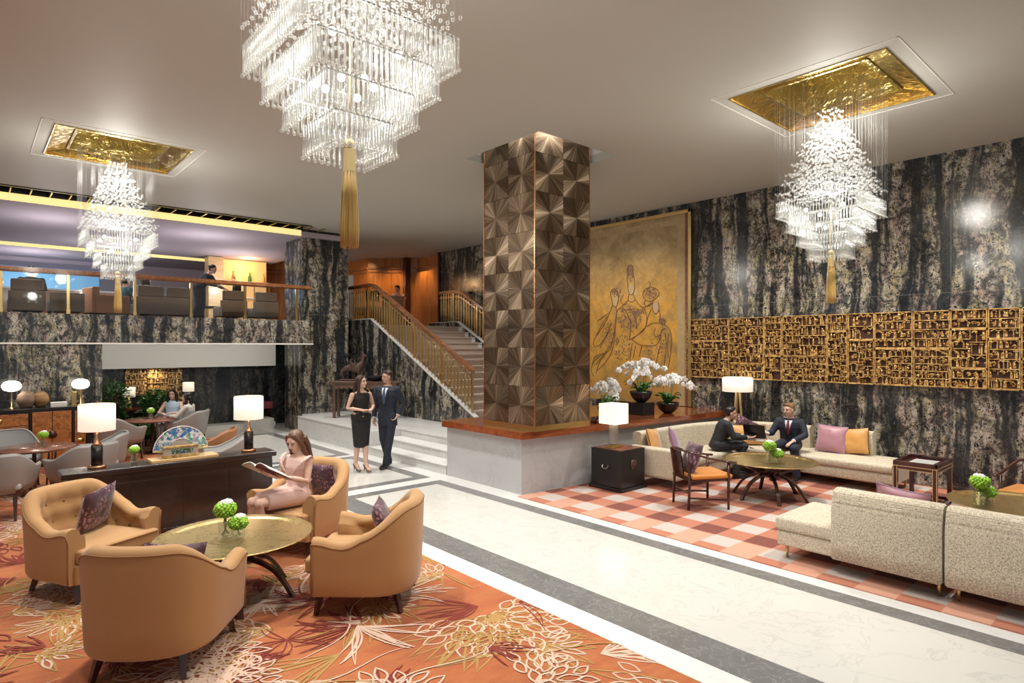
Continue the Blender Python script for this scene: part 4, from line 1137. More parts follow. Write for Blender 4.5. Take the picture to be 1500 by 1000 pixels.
m = MB(); m.box(-a+.05, a-.05, -b, -b+.03, H-.055, H-.01); m.box(-a+.05, a-.05, b-.03, b, H-.055, H-.01); m.box(-a, -a+.03, -b+.05, b-.05, H-.055, H-.01); m.box(a-.03, a, -b+.05, b-.05, H-.055, H-.01); m.build('apron', M['wood_dark'], t)
m = MB(); m.box(-a, -a+.03, -b+.05, b-.05, .03, .07); m.box(a-.03, a, -b+.05, b-.05, .03, .07); m.box(-a+.05, a-.05, -b, -b+.03, .03, .07); m.box(-a+.05, a-.05, b-.03, b, .03, .07); m.build('stretcher', M['wood_dark'], t)

# ------------------------------------------------------------------ floor lamp behind the corner sofa
t = thing('floor_lamp', 'tripod floor lamp with white drum shade behind the corner sofa', 'lamp', (10.70, 5.74, .014), .3)
for k in range(3):
    a = k*2*PI/3+.5; m = MB(); m.bar((.15*math.cos(a), .15*math.sin(a), 0), (.03*math.cos(a), .03*math.sin(a), 1.32), .035, .035, w2=.03); m.build('leg', M['wood_light'], t)
m = MB(); m.lathe([(0, 1.28), (.05, 1.28), (.05, 1.33), (.01, 1.34), (.01, 1.58), (0, 1.58)], 14); m.build('stem', M['brass'], t)
m = MB(); m.lathe([(.27, 1.30), (.27, 1.56)], 40); m.lathe([(.267, 1.56), (.267, 1.30)], 40); m.build('lamp_shade', M['shade'], t)
m = MB(); m.tube([(.27*math.cos(a*.157), .27*math.sin(a*.157), 1.56) for a in range(40)], .003, 5, closed=True); m.bar((-.265, 0, 1.55), (.265, 0, 1.55), .005); m.build('shade_ring', M['brass'], t)
m = MB(); m.ball((0, 0, 1.43), .035); m.build('bulb', M['bulb'], t); light_point('lamp_bulb_light', (10.70, 5.74, 1.44), 6)
def WX(px, py, X):
    t = (px-750)/900; d = X/(.7474*t+.6644); return (X, d*(.7474-.6644*t), CAM_H-(py-507)*d/900)
def WY(px, py, Y):
    t = (px-750)/900; d = Y/(.7474-.6644*t); return (d*(.7474*t+.6644), Y, CAM_H-(py-507)*d/900)
# ------------------------------------------------------------------ chandeliers
def chandelier(label, loc):
    t = thing('crystal_chandelier', label, 'chandelier', loc, 0, 'tiered crystal chandeliers'); Z = lambda z: z-CZ
    rod = MB(); rod.tube([(0,0,0), (0,0,-.165)], .0055, 6); rod.ball((0,0,-.172), .009, 8, 5); rod.ball((0,0,.004), .007, 6, 4)
    rm = rod.mesh('crystal_rod', M['crystal'])
    bead = MB(); bead.ball((0,0,0), .0125, 7, 5); bead.ball((0,0,.019), .006, 5, 4); bm = bead.mesh('crystal_bead', M['crystal'])
    rods = []
    for s, zt in ((.44, 3.82), (.36, 3.66), (.275, 3.50), (.19, 3.34)):
        n = int(2*s/.030)
        for i in range(n):
            o = -s+2*s*i/n
            for p in ((o, -s), (s, o), (-o, s), (-s, -o)): rods.append((p[0], p[1], Z(zt)))
    rods.sort(key=lambda p: -(abs(p[0]+p[1])+(-.6*(p[0]+p[1]))))
    rods.sort(key=lambda p: p[0]+p[1]+.02*((hash((round(p[0], 3), round(p[1], 3))) % 7)))
    for p in rods[:100]:
        o = bpy.data.objects.new('crystal_rod', rm); COL.objects.link(o); o.parent = t; o.location = p
    m = MB()
    for p in rods[100:]: m.add([Vector(v)+Vector(p) for v in rod.v], rod.f, 0, True)
    # second, shorter row inside each tier, with drops along the bottom edge
    for s, zt in ((.41, 3.84), (.33, 3.68), (.245, 3.52), (.16, 3.36)):
        n = int(2*s/.034)
        for i in range(n):
            o = -s+2*s*i/n
            for p in ((o, -s), (s, o), (-o, s), (-s, -o)): m.add([Vector(v)+V(p[0], p[1], Z(zt)) for v in rod.v], rod.f, 0, True)
    tag(m.build('crystal_rods', M['crystal'], t), kind='stuff')
    beads = []; rg = random.Random(4); L = 9
    for k in range(L):
        s = lerp(.445, .10, k/(L-1)); z = lerp(3.93, 4.86, k/(L-1)); n = max(3, int(2*s/.050))
        for i in range(n+1):
            for j in range(n+1):
                if (i+j+k) % 2 and k < 7 and 1 < i < n-1 and 1 < j < n-1 and rg.random() < .25: continue
                beads.append((-s+2*s*i/n+rg.uniform(-.006,.006), -s+2*s*j/n+rg.uniform(-.006,.006), Z(z)+rg.uniform(-.022, .022)))
    for s, z in ((.445, 3.645), (.365, 3.485), (.28, 3.325), (.195, 3.165), (.12, 3.19)):
        n = int(2*s/.036)
        for i in range(n):
            o = -s+2*s*i/n
            for p in ((o, -s), (s, o), (-o, s), (-s, -o)): beads.append((p[0], p[1], Z(z)))
    beads.sort(key=lambda p: p[0]+p[1])
    for p in beads[:100]:
        o = bpy.data.objects.new('crystal_bead', bm); COL.objects.link(o); o.parent = t; o.location = p
    m = MB(); b = MB(); b.ball((0,0,0), .0125, 6, 4)
    for p in beads[100:]: m.add([Vector(v)+Vector(p) for v in b.v], b.f, 0, True)
    tag(m.build('crystal_beads', M['crystal'], t), kind='stuff')
    m = MB(); s = .45
    for i in range(16):
        o = -s+2*s*i/16
        for p in ((o, -s), (s, o), (-o, s), (-s, -o)): m.tube([(p[0], p[1], Z(3.8)), (p[0], p[1], .59)], .0009, 3)
    for i in range(7):
        for j in range(7): m.tube([(-.3+i*.1, -.3+j*.1, Z(3.9)), (-.3+i*.1, -.3+j*.1, .59)], .0009, 3)
    tag(m.build('hanging_wires', M['wire'], t), kind='stuff')
    for s, z in ((.42, 3.83), (.34, 3.67), (.26, 3.51), (.175, 3.35)):
        m = MB()
        for a, b_ in (((-s,-s), (s,-s)), ((s,-s), (s,s)), ((s,s), (-s,s)), ((-s,s), (-s,-s))): m.bar((*a, Z(z)), (*b_, Z(z)), .008)
        m.build('tier_frame', M['chrome'], t)
    for x, y, z in ((-.2,-.2,3.74), (.2,-.2,3.74), (.2,.2,3.74), (-.2,.2,3.74), (-.1,-.1,3.56), (.1,.1,3.56), (.1,-.1,3.56), (-.1,.1,3.56)):
        m = MB(); m.ball((x, y, Z(z)), .022, 8, 6); m.build('bulb', M['bulb'], t)
    m = MB(); m.ball((0, 0, Z(3.235)), .035, 14, 10); m.lathe([(.030, Z(3.21)), (.034, Z(3.20)), (.034, Z(3.085)), (.036, Z(3.08))], 20); m.tube([(0,0,Z(3.25)), (0,0,Z(3.8))], .004, 6)
    m.build('tassel_head', M['silk_yellow_lt'], t)
    m = MB(); rg = random.Random(3)
    for i in range(150):
        a = rg.uniform(0, 6.283); r0 = .034*rg.uniform(.7, 1); r1 = .052*rg.uniform(.35, 1)**.5; e = Z(2.66+rg.uniform(-.012, .012)-.0)
        c, s_ = math.cos(a), math.sin(a)
        m.tube([(r0*c, r0*s_, Z(3.085)), (lerp(r0, r1, .4)*c*1.06, lerp(r0, r1, .4)*s_*1.06, Z(2.95)), (r1*c, r1*s_, Z(2.75)), (r1*.93*c, r1*.93*s_, e)], .0035, 4)
    tag(m.build('tassel_fringe', M['silk_yellow'], t), kind='stuff')
    m = MB(); m.lathe([(.030, Z(3.08)), (.040, Z(2.9)), (.044, Z(2.72)), (.03, Z(2.67)), (0, Z(2.67))], 16); m.build('tassel_core', M['silk_yellow'], t)
    return t
ch = chandelier('large crystal chandelier with yellow tassel, nearest the camera, at the top of the picture', (*REC['C'], CZ+.06))
dup(ch, (*REC['R'], CZ), 0, 'crystal chandelier with yellow tassel in front of the right-hand marble wall')
dup(ch, (*REC['L'], CZ), 0, 'crystal chandelier with yellow tassel in front of the mezzanine balcony')

# ------------------------------------------------------------------ painting
PX = 10.985
def PP(u, v, off=0):   # picture coordinates of the figure drawing -> canvas plane
    X, Y, z = WX(860+u/5.553, 380+v/5.553, PX); return (PX-off, Y, z)
t = thing('framed_painting', 'tall gold-ground painting of three robed figures on the marble wall behind the column', 'painting', (PX, 0, 0))
def L(p): return (p[0]-PX, p[1], p[2])
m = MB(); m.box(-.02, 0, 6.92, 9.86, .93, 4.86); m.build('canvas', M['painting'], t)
m = MB()
for a in ((6.86, 6.93, .93, 4.93), (9.84, 9.91, .93, 4.93), (6.86, 9.91, 4.86, 4.93)): m.box(-.07, 0.005, *a)
m.build('gilt_frame', M['brass'], t, bevel=.006)
m = MB()
for a in ((7.02, 7.20, .93, 4.78), (9.62, 9.78, .93, 4.78), (7.20, 9.62, 4.66, 4.78)): m.box(-.023, -.01, *a)
m.build('pale_inner_border', plain('faded_brocade', (.44,.33,.17,1), .6, var=.25, vscale=12), t)
m = MB(); m.box(-.028, -.01, 6.93, 7.02, .93, 4.86); m.build('wood_inner_frame', M['wood_top'], t)
m = MB()
figs = [
 [(340,200),(330,170),(335,110),(330,80),(345,50),(365,45),(382,70),(378,110),(388,150),(392,190)], [(335,200),(340,250),(350,280),(372,285),(388,255),(392,200)], [(345,280),(340,330),(370,345),(395,325),(380,285)],
 [(340,330),(290,380),(250,420),(235,520),(230,640),(200,760),(150,840),(90,900)], [(395,325),(430,370),(480,420),(490,500),(470,570),(420,610),(350,655)],
 [(270,400),(320,410),(390,400),(440,410),(480,400)], [(290,380),(330,440),(360,520),(350,655)], [(360,400),(400,480),(410,560)],
 [(210,240),(195,280),(205,320),(215,370),(240,385),(255,350),(260,300),(250,260),(225,238)], [(215,370),(190,430),(160,500),(110,580),(60,660),(70,710),(120,680),(170,600),(200,520)], [(240,385),(245,450),(230,560),(215,660),(190,730),(120,780),(60,830),(40,900),(60,950)],
 [(190,430),(130,470),(90,500)], [(170,460),(120,540),(80,620)], [(205,560),(150,640),(110,720)], [(215,660),(150,760),(80,850)], [(180,740),(110,830),(80,920)], [(150,760),(70,790),(50,850)],
 [(470,250),(460,290),(480,330),(520,340),(560,320),(590,280),(570,240),(520,225),(480,240)], [(490,250),(520,210),(510,180)], [(540,340),(535,380),(550,430),(570,440),(590,400),(585,350)], [(480,330),(470,360),(500,380),(530,360)],
 [(530,400),(500,470),(490,540),(530,520),(580,515),(630,530),(670,560),(690,620),(690,700),(680,800),(665,880)], [(490,540),(430,600),(370,650)], [(370,650),(430,690),(500,700),(570,690),(600,640)], [(375,680),(360,750),(355,820)], [(400,700),(380,800)], [(450,700),(430,790)], [(600,640),(610,580),(640,560)],
 [(600,700),(580,780),(560,860)], [(640,600),(650,700),(640,800),(630,880)], [(670,600),(660,700),(668,800)], [(560,560),(550,600),(570,630),(600,610)], [(600,480),(640,500),(630,530)], [(250,640),(265,660),(250,680),(240,655),(252,640)],
 [(300,290),(280,330),(300,370),(330,360)], [(430,370),(470,390),(530,350)], [(590,400),(600,460),(590,510)],
]
for i, g in enumerate(figs):
    pts = [L(PP(u, v, .026)) for u, v in g]; cv = catmull(pts, 5)
    m.tube(cv, .0065, 5)
m.build('drawn_outlines', M['ink'], t)
m = MB(); rg = random.Random(8)
for cu, cv_, ru, rv, n in ((358,110,24,75,80), (525,275,55,50,80), (235,265,50,35,60), (350,480,90,110,220), (180,600,50,110,70), (560,720,90,110,70), (615,495,25,18,24), (420,430,60,20,40), (300,720,70,110,80)):
    for i in range(n):
        a = rg.uniform(0, 6.28); q = rg.random()**.5; u, v = cu+ru*q*math.cos(a), cv_+rv*q*math.sin(a)
        pts = [L(PP(u+rg.uniform(-10, 10)*k, v+rg.uniform(-10, 10)*k, .025)) for k in (0, .6, 1.1)]
        m.tube(catmull(pts, 3), .0045, 4)
tag(m.build('fine_ornament_lines', M['ink_lt'], t), kind='stuff')
m = MB()
def blob(cu, cv_, ru, rv):
    n = 20; c = L(PP(cu, cv_, .0225)); ring = [L(PP(cu+ru*math.cos(k*2*PI/n), cv_+rv*math.sin(k*2*PI/n), .0225)) for k in range(n)]
    m.add([c]+ring, [(0, 1+k, 1+(k+1) % n) for k in range(n)])
for q in ((364, 245, 24, 38), (236, 330, 22, 48), (562, 390, 26, 45)):
    m = MB(); blob(*q); m.build('pale_face', M['flesh_paint'], t)

# ------------------------------------------------------------------ gilded carving on the walls
def relief(m, y0, y1, z0, z1, seed, depth=.05, st=.075):
    # figures, posts, eaves and balconies in deep relief; local x points into the wall
    rg = random.Random(seed)
    rows = max(2, int((z1-z0)/(st*1.55))); zz = [z0+(z1-z0)*i/rows for i in range(rows+1)]
    for r in range(rows):
        a, b = zz[r], zz[r+1]; h = b-a
        m.box(-depth*rg.uniform(.6, 1.1), 0, y0, y1, a, a+.012)
        n = max(2, int((y1-y0)/(st*.40)))
        for i in range(n):
            u = y0+(y1-y0)*(i+.5)/n+rg.uniform(-.2, .2)*st; k = rg.random(); w = st*rg.uniform(.2, .45); d = depth*rg.uniform(.35, 1.2)
            zb = a+.008+rg.uniform(0, h*.2); hh = h*rg.uniform(.5, .95)
            if k < .45:     # standing figure: robe, body, head
                m.box(-d*.8, 0, u-w*.5, u+w*.5, zb, zb+hh*.55); m.ball((-d*.8, u, zb+hh*.62), (w*.55, w*.55, hh*.25), 6, 4); m.ball((-d*.95, u+rg.uniform(-.3,.3)*w, zb+hh*.95), w*.38, 6, 4)
            elif k < .62:   # post with bracket
                m.box(-d*.7, 0, u-w*.22, u+w*.22, a, b); m.box(-d, 0, u-w*.7, u+w*.7, b-h*.18, b-h*.08)
            elif k < .78:   # eave
                m.bar((-d*.5, u-w*1.3, b-h*.25), (-d*.5, u, b-h*.05), d, .012); m.bar((-d*.5, u, b-h*.05), (-d*.5, u+w*1.3, b-h*.25), d, .012)
            else:           # scroll
                m.tube([(-d*.6, u+w*.8*math.cos(q), zb+hh*.5+w*.8*math.sin(q)) for q in (0, 1, 2, 3, 4, 5)], .010, 4)
                m.ball((-d*.5, u, zb+hh*.5), w*.35, 6, 4)
t = thing('gilded_carved_frieze', 'long band of gilded wood carvings across the right-hand marble wall', 'wall carving', (10.995, 0, 0))
ys = [7.0, 6.05, 5.35, 5.02, 4.25, 3.92, 3.52, 2.98, 2.50, 2.05, 1.68, 1.42, .95, .40, -.2]
rg = random.Random(31)
for i, (yb, ya) in enumerate(zip(ys, ys[1:])):
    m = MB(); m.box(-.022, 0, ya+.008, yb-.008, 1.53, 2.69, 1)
    zs = [1.53, 2.69]
    for k in range(rg.choice((1, 1, 2))): zs.append(1.53+1.16*rg.choice((.25, .38, .5, .62, .75)))
    zs = sorted(set(zs))
    for q, (za, zb) in enumerate(zip(zs, zs[1:])):
        if zb-za < .12: continue
        o = rg.uniform(0, .02)
        cs = sorted([ya+.02, yb-.02]+[lerp(ya, yb, rg.uniform(.2, .8)) for _ in range(rg.choice((0, 1, 2)))])
        for w_, (ca, cb) in enumerate(zip(cs, cs[1:])):
            if cb-ca > .06: relief(m, ca, cb, za+.012, zb-.012, i*17+q*5+w_, .045+o+rg.uniform(0, .03), rg.uniform(.055, .10))
        for a in ((ya+.004, yb-.004, za, za+.014), (ya+.004, yb-.004, zb-.014, zb), (ya+.004, ya+.018, za, zb), (yb-.018, yb-.004, za, zb)): m.box(-.05-o, 0, *a)
    m.build('carved_panel', [M['carving'], M['carving_dk']], t)
t = thing('gilded_relief', 'square gilded wood carving on the black wall of the niche under the balcony', 'wall carving', (3.47, 17.235, 1.18), -PI/2)
m = MB()
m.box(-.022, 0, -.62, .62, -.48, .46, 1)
for k, (a, b, c_, d_) in enumerate(((-.62, -.30, -.48, .0), (-.62, -.30, .0, .46), (-.30, .15, -.48, .05), (-.30, .15, .05, .46), (.15, .62, -.48, .15), (.15, .62, .15, .46))): relief(m, a+.01, b-.01, c_+.01, d_-.01, 90+k, .06, .075)
# local -x must face the room: flip by turning the part half round
o = m.build('carved_relief', [M['carving'], M['carving_dk']], t); o.rotation_euler = (0, 0, 0)
t.rotation_euler = (0, 0, PI/2)

# ------------------------------------------------------------------ white orchids on the plinth
bl = MB()
for k in range(5):
    a = k*2*PI/5+PI/2; wid = .021 if k in (0, 2, 3) else .027
    Mx = Matrix.Rotation(a, 4, 'X'); bl.ball((0, .026, 0), (.004, .027, wid), 8, 5, 0, Mx)
bl.ball((.006, 0, -.004), (.008, .007, .009), 6, 4, 1)
BLM = bl.mesh('blossom', [M['petal'], M['petal_heart']])
def orchid(label, loc, stems, seed, bowl='lathe'):
    t = thing('orchid_plant', label, 'orchid', loc, 0, 'white orchids on the plinth'); rg = random.Random(seed)
    m = MB(); prof = [(.07, 0), (.10, .02), (.16, .08), (.195, .16), (.20, .20), (.185, .195), (.14, .13), (0, .13)]
    n = 48; vs = []
    for r, h in prof:
        for j in range(n): a = 2*PI*j/n; q = r*(1+(.025*math.cos(16*a) if r > .09 else 0)); vs.append((q*math.cos(a), q*math.sin(a), h))
    m.add(vs, [(i*n+j, i*n+(j+1) % n, (i+1)*n+(j+1) % n, (i+1)*n+j) for i in range(len(prof)-1) for j in range(n)]+[tuple(reversed(range(n)))], 0, True)
    m.build('fluted_black_bowl', M['black'], t)
    m = MB(); m.lathe([(.17, .16), (.1, .18), (0, .185)], 20); m.build('moss', M['leaf_lt'], t)
    for i in range(15):
        a = rg.uniform(0, 6.28); L_ = rg.uniform(.16, .27); up = rg.uniform(.10, .24)
        m = MB()
        def fn(u, v, a=a, L_=L_, up=up):
            w = (v-.5)*.075*math.sin(PI*min(1, .12+u*.88))**.7; rr = .04+L_*u; z = .17+up*math.sin(u*2.2)*.9+abs(v-.5)*.03
            return (rr*math.cos(a)-w*math.sin(a), rr*math.sin(a)+w*math.cos(a), z)
        m.grid(fn, 8, 5); m.build('leaf', M['leaf'], t)
    for (a, reach, hgt, droop, nb) in stems:
        c, s = math.cos(a), math.sin(a)
        cv = catmull([(.03*c, .03*s, .15), (.08*c, .08*s, .15+hgt*.6), (.20*reach*c, .20*reach*s, .15+hgt), (.55*reach*c, .55*reach*s, .15+hgt*1.02), (reach*c, reach*s, .15+hgt-droop)], 8)
        m = MB(); m.tube(cv, .004, 5); m.build('flower_stem', M['stem'], t)
        K = len(cv)
        for b in range(nb):
            p = cv[int(lerp(K*.42, K-1, b/(nb-1)))]
            o = bpy.data.objects.new('blossom', BLM); COL.objects.link(o); o.parent = t
            sd = rg.choice((-1, 1))*.035
            o.location = p+V(-s*sd+rg.uniform(-.015,.015), c*sd+rg.uniform(-.015,.015), rg.uniform(-.03, .015)); o.rotation_euler = (rg.uniform(-.5,.5), rg.uniform(-.35,.35), fdir(-.66, -.74)+rg.uniform(-.8, .8)); sc = rg.uniform(.85, 1.25); o.scale = (sc,)*3
    return t
RR = math.atan2(-.6644, .7474)   # the direction that runs to the right in the picture
orchid('white orchid in a black bowl nearest the bronze column, behind the square-shade lamp', (8.17, 6.70, .921), [(RR, .16, .45, .10, 8), (RR+PI, .30, .42, .10, 9), (RR+.9, .2, .5, .08, 8), (RR+2.4, .22, .38, .12, 7), (RR-.6, .14, .34, .14, 6)], 1)
t = thing('pedestal_block', 'square black pedestal block on the wood top of the plinth, under the middle orchid', 'pedestal', (9.12, 6.75, .921), 0)
m = MB(); m.box(-.17, .17, -.17, .17, 0, .22); m.build('block', M['black'], t, bevel=.003)
orchid('middle white orchid in a black bowl raised on a black block', (9.12, 6.75, 1.142), [(RR, .42, .52, .06, 11), (RR+PI, .42, .52, .10, 11), (RR+.8, .28, .58, .05, 9), (RR+2.3, .3, .50, .16, 9), (RR-.5, .24, .40, .14, 8), (RR+3.7, .26, .36, .12, 8)], 2)
orchid('white orchid in a black bowl on the plinth, furthest from the bronze column', (9.66, 6.55, .921), [(RR, .50, .48, .16, 11), (RR+PI, .34, .46, .12, 9), (RR+.6, .3, .52, .08, 9), (RR+2.6, .2, .46, .1, 8), (RR-.3, .40, .42, .10, 8)], 3)
t = thing('low_tray', 'low wooden tray filled with dark pebbles on the plinth beside the column', 'tray', (7.95, 6.62, .921), 0)
m = MB()
for a in ((-.42, .42, -.17, -.155), (-.42, .42, .155, .17), (-.42, -.405, -.17, .17), (.405, .42, -.17, .17)): m.box(a[0], a[1], a[2], a[3], 0, .05)
m.box(-.42, .42, -.17, .17, 0, .01); m.build('tray_frame', M['wood_top'], t)
rg = random.Random(6); m = MB()
for i in range(260): m.ball((rg.uniform(-.39, .39), rg.uniform(-.14, .14), .03), rg.uniform(.010, .016), 6, 4)
tag(m.build('dark_pebbles', M['black'], t), kind='stuff')

# ------------------------------------------------------------------ lounge at the left: chairs, tables, cabinet
def shell_chair(label, loc, rz, mat_out, mat_in, group='grey tub chairs of the rear lounge'):
    t = thing('tub_chair', label, 'chair', loc, rz, group); NU = 41
    def sec(s):
        a = abs(s)
        if a > .6: u = (a-.6)/.4; c = (-.02+u*.30, math.copysign(.30+.01*u, s))
        else: q = a/.6*PI/2; c = (-.02-.28*math.cos(q)**.8, math.copysign(.30*math.sin(q)**.8, s))
        H = lerp(.82, .62, sstep(.25, .8, a)); return c, H
    def mk(off, name, mat, flip):
        m = MB(); vs = []
        for i in range(NU):
            s = -1+2*i/(NU-1); c, H = sec(s); l = math.hypot(c[0]-.05, c[1]) or 1; nx, ny = (c[0]-.05)/l, c[1]/l
            for f, o in ((0, -.03), (.25, .0), (.6, .02), (.95, .045), (1, .045-off*.5)):
                z = lerp(.34, H, f); vs.append((c[0]+nx*(o+off), c[1]+ny*(o+off), z))
        fs = [(i*5+j, (i+1)*5+j, (i+1)*5+j+1, i*5+j+1) for i in range(NU-1) for j in range(4)]
        m.add(vs, fs, 0, True); o = m.build(name, mat, t); sm = o.modifiers.new('s', 'SOLIDIFY'); sm.thickness = .012; return o
    mk(.012, 'outer_shell', mat_out, 0); mk(-.012, 'inner_padding', mat_in, 1)
    pts = []
    for i in range(NU):
        s = -1+2*i/(NU-1); c, H = sec(s); l = math.hypot(c[0]-.05, c[1]) or 1; pts.append((c[0]+(c[0]-.05)/l*.045, c[1]+c[1]/l*.045, H))
    m = MB(); m.tube(pts, .016, 8); m.build('rolled_edge', mat_out, t)
    m = MB(); m.box(-.24, .31, -.285, .285, .37, .455); m.build('seat_cushion', mat_in, t, bevel=.03, segs=3)
    m = MB(); m.box(-.22, .30, -.29, .29, .32, .37); m.build('seat_frame', M['wood_dark'], t)
    for x, y in ((.27, .26), (.27, -.26), (-.19, .22), (-.19, -.22)):
        m = MB(); m.bar((x, y, .33), (x+(.02 if x > 0 else -.05), y*1.08, 0), .042, w2=.024, h2=.024); m.build('leg', M['wood_dark'], t)
    return t
T1 = (.74, 11.25); T2 = (2.80, 14.02)
g = M['grey_leather']; gi = M['grey_leather_in']
sc1 = shell_chair('grey tub chair half behind the left lamp, its back to the dark console', (1.22, 10.15, .012), fdir(-.4, .9), g, gi)
dup(sc1, (1.52, 11.05, .012), fdir(-.95, .2), 'grey tub chair between the wooden table and the burl cabinet')
dup(sc1, (.50, 12.15, .012), fdir(.2, -.95), 'grey tub chair on the far side of the left wooden table, at the left edge')
dup(sc1, (.30, 9.95, .012), fdir(.3, .95), 'grey tub chair cut by the left edge, nearest the camera')
dup(sc1, (2.10, 13.42, .012), fdir(.75, .62), 'grey tub chair with its back to us, left of the table where two women talk')
dup(sc1, (3.42, 13.82, .012), fdir(-.80, .60), 'grey tub chair in which the dark-haired woman sits with her back to us')
dup(sc1, (3.42, 14.95, .012), fdir(-.5, -.85), 'grey tub chair in which the woman in the pale blue top sits')
dup(sc1, (2.83, 9.55, .012), fdir(-.9, .3), 'grey tub chair showing above the right end of the dark console')
shell_chair('brown leather tub chair behind the folding fan', (2.92, 10.45, .012), fdir(-.85, .5), M['tan_leather'], M['tan_leather'], 'rear lounge leather chairs')
def wood_table(label, loc, R=.50, z=.68):
    t = thing('round_wooden_table', label, 'table', loc, 0, 'round wooden lounge tables')
    m = MB(); m.lathe([(0, z-.035), (R-.03, z-.035), (R, z-.018), (R-.005, z), (0, z)], 56); m.build('table_top', M['wood_top'], t)
    for k in range(4):
        a = k*PI/2+.5; m = MB(); m.bar((R*.62*math.cos(a), R*.62*math.sin(a), z-.03), (R*.50*math.cos(a), R*.50*math.sin(a), 0), .022); m.build('leg', M['wood_dark'], t)
    m = MB(); m.box(-.16, .16, -.16, .16, 0, .02); m.bar((0, 0, 0), (0, 0, z-.03), .05); m.build('pedestal', M['wood_dark'], t)
    return t
w1 = wood_table('round brown wooden table at the left edge, in front of the burl cabinet', (*T1, .012))
dup(w1, (*T2, .012), .3, 'round brown wooden table at which the two women sit')
dup(p4, (T1[0]+.12, T1[1]-.1, .693), .4, 'small posy in a glass cube on the left wooden table', None, .75)
dup(p4, (T2[0]-.02, T2[1]-.1, .693), .9, 'small posy in a glass cube on the table between the two women', None, .75)

t = thing('burl_sideboard', 'black-framed burl wood sideboard with drawers and doors against the marble wall', 'sideboard', (0, 13.66, .012))
m = MB(); m.box(-1.3, 1.70, 0, .60, .98, 1.04); m.build('black_top', M['black'], t, bevel=.004)
m = MB()
for x in (-1.28, -.02, .83, 1.44, 1.66): m.box(x, x+.035, -.005, .03, 0, .98)
m.box(-1.28, 1.69, .03, .6, .05, .98); m.box(-1.28, 1.69, -.005, .03, .0, .10); m.build('black_frame', M['black'], t)
for x0, x1 in ((-1.24, -.03), (.02, .82), (1.48, 1.655)):
    for k in range(4):
        m = MB(); z0 = .11+k*.215; m.box(x0+.004, x1-.004, -.008, .03, z0, z0+.205); d = m.build('drawer', M['burl'], t, bevel=.003)
        m = MB(); m.lathe([(0, 0), (.035, 0), (.035, .005), (0, .007)], 18, M=Matrix.Translation(((x0+x1)/2, -.009, z0+.10)) @ Matrix.Rotation(PI/2, 4, 'X') @ Matrix.Scale(1.6, 4, (1, 0, 0))); m.build('pull_plate', M['brass'], d)
for x0, x1 in ((.87, 1.150), (1.156, 1.435)):
    m = MB(); m.box(x0+.003, x1-.001, -.008, .03, .11, .975); d = m.build('door', M['burl'], t, bevel=.003)
m = MB(); m.lathe([(0, 0), (.075, 0), (.072, .006), (0, .009)], 8, M=Matrix.Translation((1.153, -.010, .56)) @ Matrix.Rotation(PI/2, 4, 'X')); m.lathe([(0, .01), (.04, .01), (0, .02)], 20, M=Matrix.Translation((1.153, -.010, .56)) @ Matrix.Rotation(PI/2, 4, 'X')); m.build('round_lock_plate', M['wood_dark'], t)
def globe_lamp(label, x, y):
    t = thing('globe_lamp', label, 'lamp', (x, y, 1.054), 0, 'opal globe lamps on the sideboard')
    m = MB(); m.lathe([(0, 0), (.07, 0), (.07, .012), (.01, .02), (.009, .30), (.03, .33), (0, .33)], 20); m.build('brass_stem', M['brass'], t)
    m = MB(); m.lathe([(.04, .30), (.11, .325), (.14, .375), (.14, .415), (.11, .465), (.04, .49), (0, .49)], 28); m.build('opal_globe', M['globe'], t)
    return t
gx, gy = .555, 13.9
globe_lamp('opal globe lamp on the sideboard at the left edge', .60, 13.92); globe_lamp('opal globe lamp on the right end of the sideboard', 1.60, 13.90)
light_point('lamp_bulb_light', (.60, 13.80, 1.40), 5); light_point('lamp_bulb_light', (1.60, 13.78, 1.40), 5)
def jar(label, x, y, R, h, mat, ribs):
    o = MB(); prof = [(R*.5, 0), (R*.75, h*.12), (R*.98, h*.38), (R, h*.55), (R*.85, h*.8), (R*.45, h*.95), (R*.42, h), (R*.34, h*.98), (R*.3, h*.8), (0, h*.8)]
    pr = []
    for (a, b), (c_, d) in zip(prof, prof[1:]):
        for i in range(4): q = i/4; pr.append((lerp(a, c_, q)+(.003*(i % 2) if ribs else 0), lerp(b, d, q)))
    o.lathe(pr+[prof[-1]], 32); ob = o.build('clay_jar', mat, None, (x, y, 1.054)); tag(ob, label, 'jar', 'clay jars on the sideboard')
jar('rounded ribbed grey-brown clay jar on the sideboard', .80, 13.9, .135, .30, M['clay'], True)
jar('rounded ochre clay jar just right of the grey-brown one on the sideboard', 1.01, 13.95, .125, .28, M['clay2'], True)
m = MB(); m.box(-.12, .12, -.08, .08, 0, .085); tag(m.build('white_box', M['paper'], None, (1.26, 13.82, 1.054), 0, bevel=.004), 'flat white box on the sideboard', 'box')
t = thing('brass_ornament', 'slim upright brass ornament on the sideboard, right of the white box', 'ornament', (1.49, 13.82, 1.054))
m = MB(); m.box(-.045, .045, -.03, .03, 0, .02); m.build('foot', M['brass'], t); m = MB(); m.box(-.035, .035, -.012, .012, .02, .26); m.build('plaque', M['brass'], t, bevel=.006)

